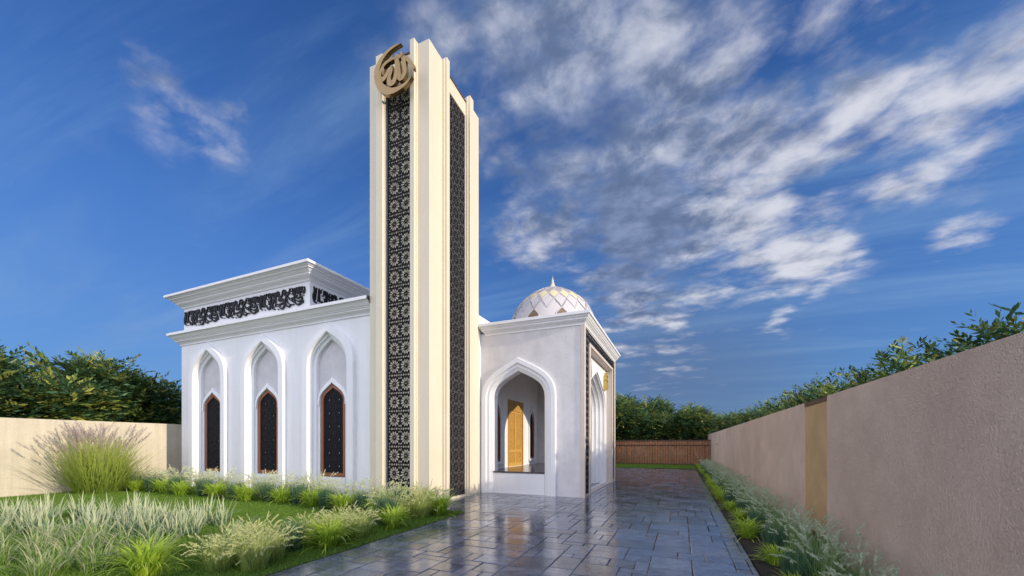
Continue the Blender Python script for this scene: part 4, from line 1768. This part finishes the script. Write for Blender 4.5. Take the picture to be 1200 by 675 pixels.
CR = [crown_mesh(31 + k, 2.1, 3.9, 1900, .6, (.18, .34)) for k in range(3)]
CRS = [crown_mesh(61 + k, 1.5, 2.6, 1100, .9, (.13, .26), .28) for k in range(3)]
TR = [trunk_mesh(5, 3.6)]
TRS = [trunk_mesh(6, 3.0)]


def tree(x, y, s, label, group, small=False, rz=None, k=None, zsc=1.0):
    t = bpy.data.objects.new('tree', None)
    t.location = (x, y, -.05)
    t.rotation_euler = (0, 0, rg.uniform(0, 6) if rz is None else rz)
    t.scale = (s, s, s * zsc)
    col.objects.link(t)
    tag(t, label, 'tree', group)
    c = bpy.data.objects.new('crown', pick(CRS if small else CR))
    col.objects.link(c)
    c.parent = t
    u = bpy.data.objects.new('trunk', (TRS if small else TR)[0])
    col.objects.link(u)
    u.parent = t
    return t


LT = [(-21.5, 3.6, 1.22, 'at the far left edge of the photo'), (-22.0, 6.2, 1.34, 'second from the left edge'), (-22.2, 8.9, 1.22, 'behind the fountain grass plumes'),
      (-22.5, 11.8, 1.10, 'left of the hall corner'), (-22.0, 14.6, .98, 'nearest the hall corner'), (-22.5, 17.8, 1.0, 'beside the hall'), (-25.5, 5.5, 1.35, 'in the second rank at left'), (-25.5, 10, 1.28, 'in the second rank by the hall'),
      (-21.8, 1.0, 1.1, 'outside the left edge'), (-25.5, 15, 1.05, 'in the second rank behind the hall corner')]
for x, y, s, w in LT:
    tree(x - .7, y, s, 'dense dark green tree over the cream wall, ' + w, 'trees beyond the left wall')
BT = [(-10.5, 36, 1.30), (-7.2, 37, 1.25), (-4.4, 36, 1.38), (-1.4, 37, 1.12), (1.0, 36, 1.05), (-6, 41, 1.5), (-2.5, 43, 1.45), (0.6, 41.5, 1.22), (1.0, 50, 1.35)]
BW = ['behind the porch', 'directly right of the porch edge', 'over the middle of the fence', 'right of the fence middle', 'at the right end of the fence', 'in the rear rank near the porch', 'in the rear rank mid fence', 'in the rear rank at the wall', 'farthest along the right wall']
for (x, y, s), w in zip(BT, BW):
    tree(x, y, s, 'leafy green tree beyond the wooden fence, ' + w, 'trees beyond the wooden fence')
RT = [(4.7, 7.9, .98), (4.6, 9.2, .97), (4.5, 10.9, 1.08), (4.6, 12.6, .98), (4.4, 14.2, 1.0), (4.5, 16.2, 1.10), (4.4, 18.4, 1.02), (4.5, 20.8, 1.12), (4.4, 23.4, 1.03), (4.3, 26.2, 1.15), (4.4, 29.2, 1.08), (4.3, 32.5, 1.2), (4.5, 36, 1.15), (4.1, 40, 1.3), (4.4, 6.9, .98), (4.2, 45, 1.3), (4.2, 51, 1.4)]
for i, (x, y, s) in enumerate(RT):
    w = ('nearest the viewer at the right edge' if y < 9 else 'above the near stretch of wall' if y < 15 else 'above the middle stretch of wall' if y < 25 else 'above the far stretch of wall')
    tree(x, y, s, 'bushy treetop showing over the pink wall, ' + w, 'treetops over the right wall, ' + w, small=True)
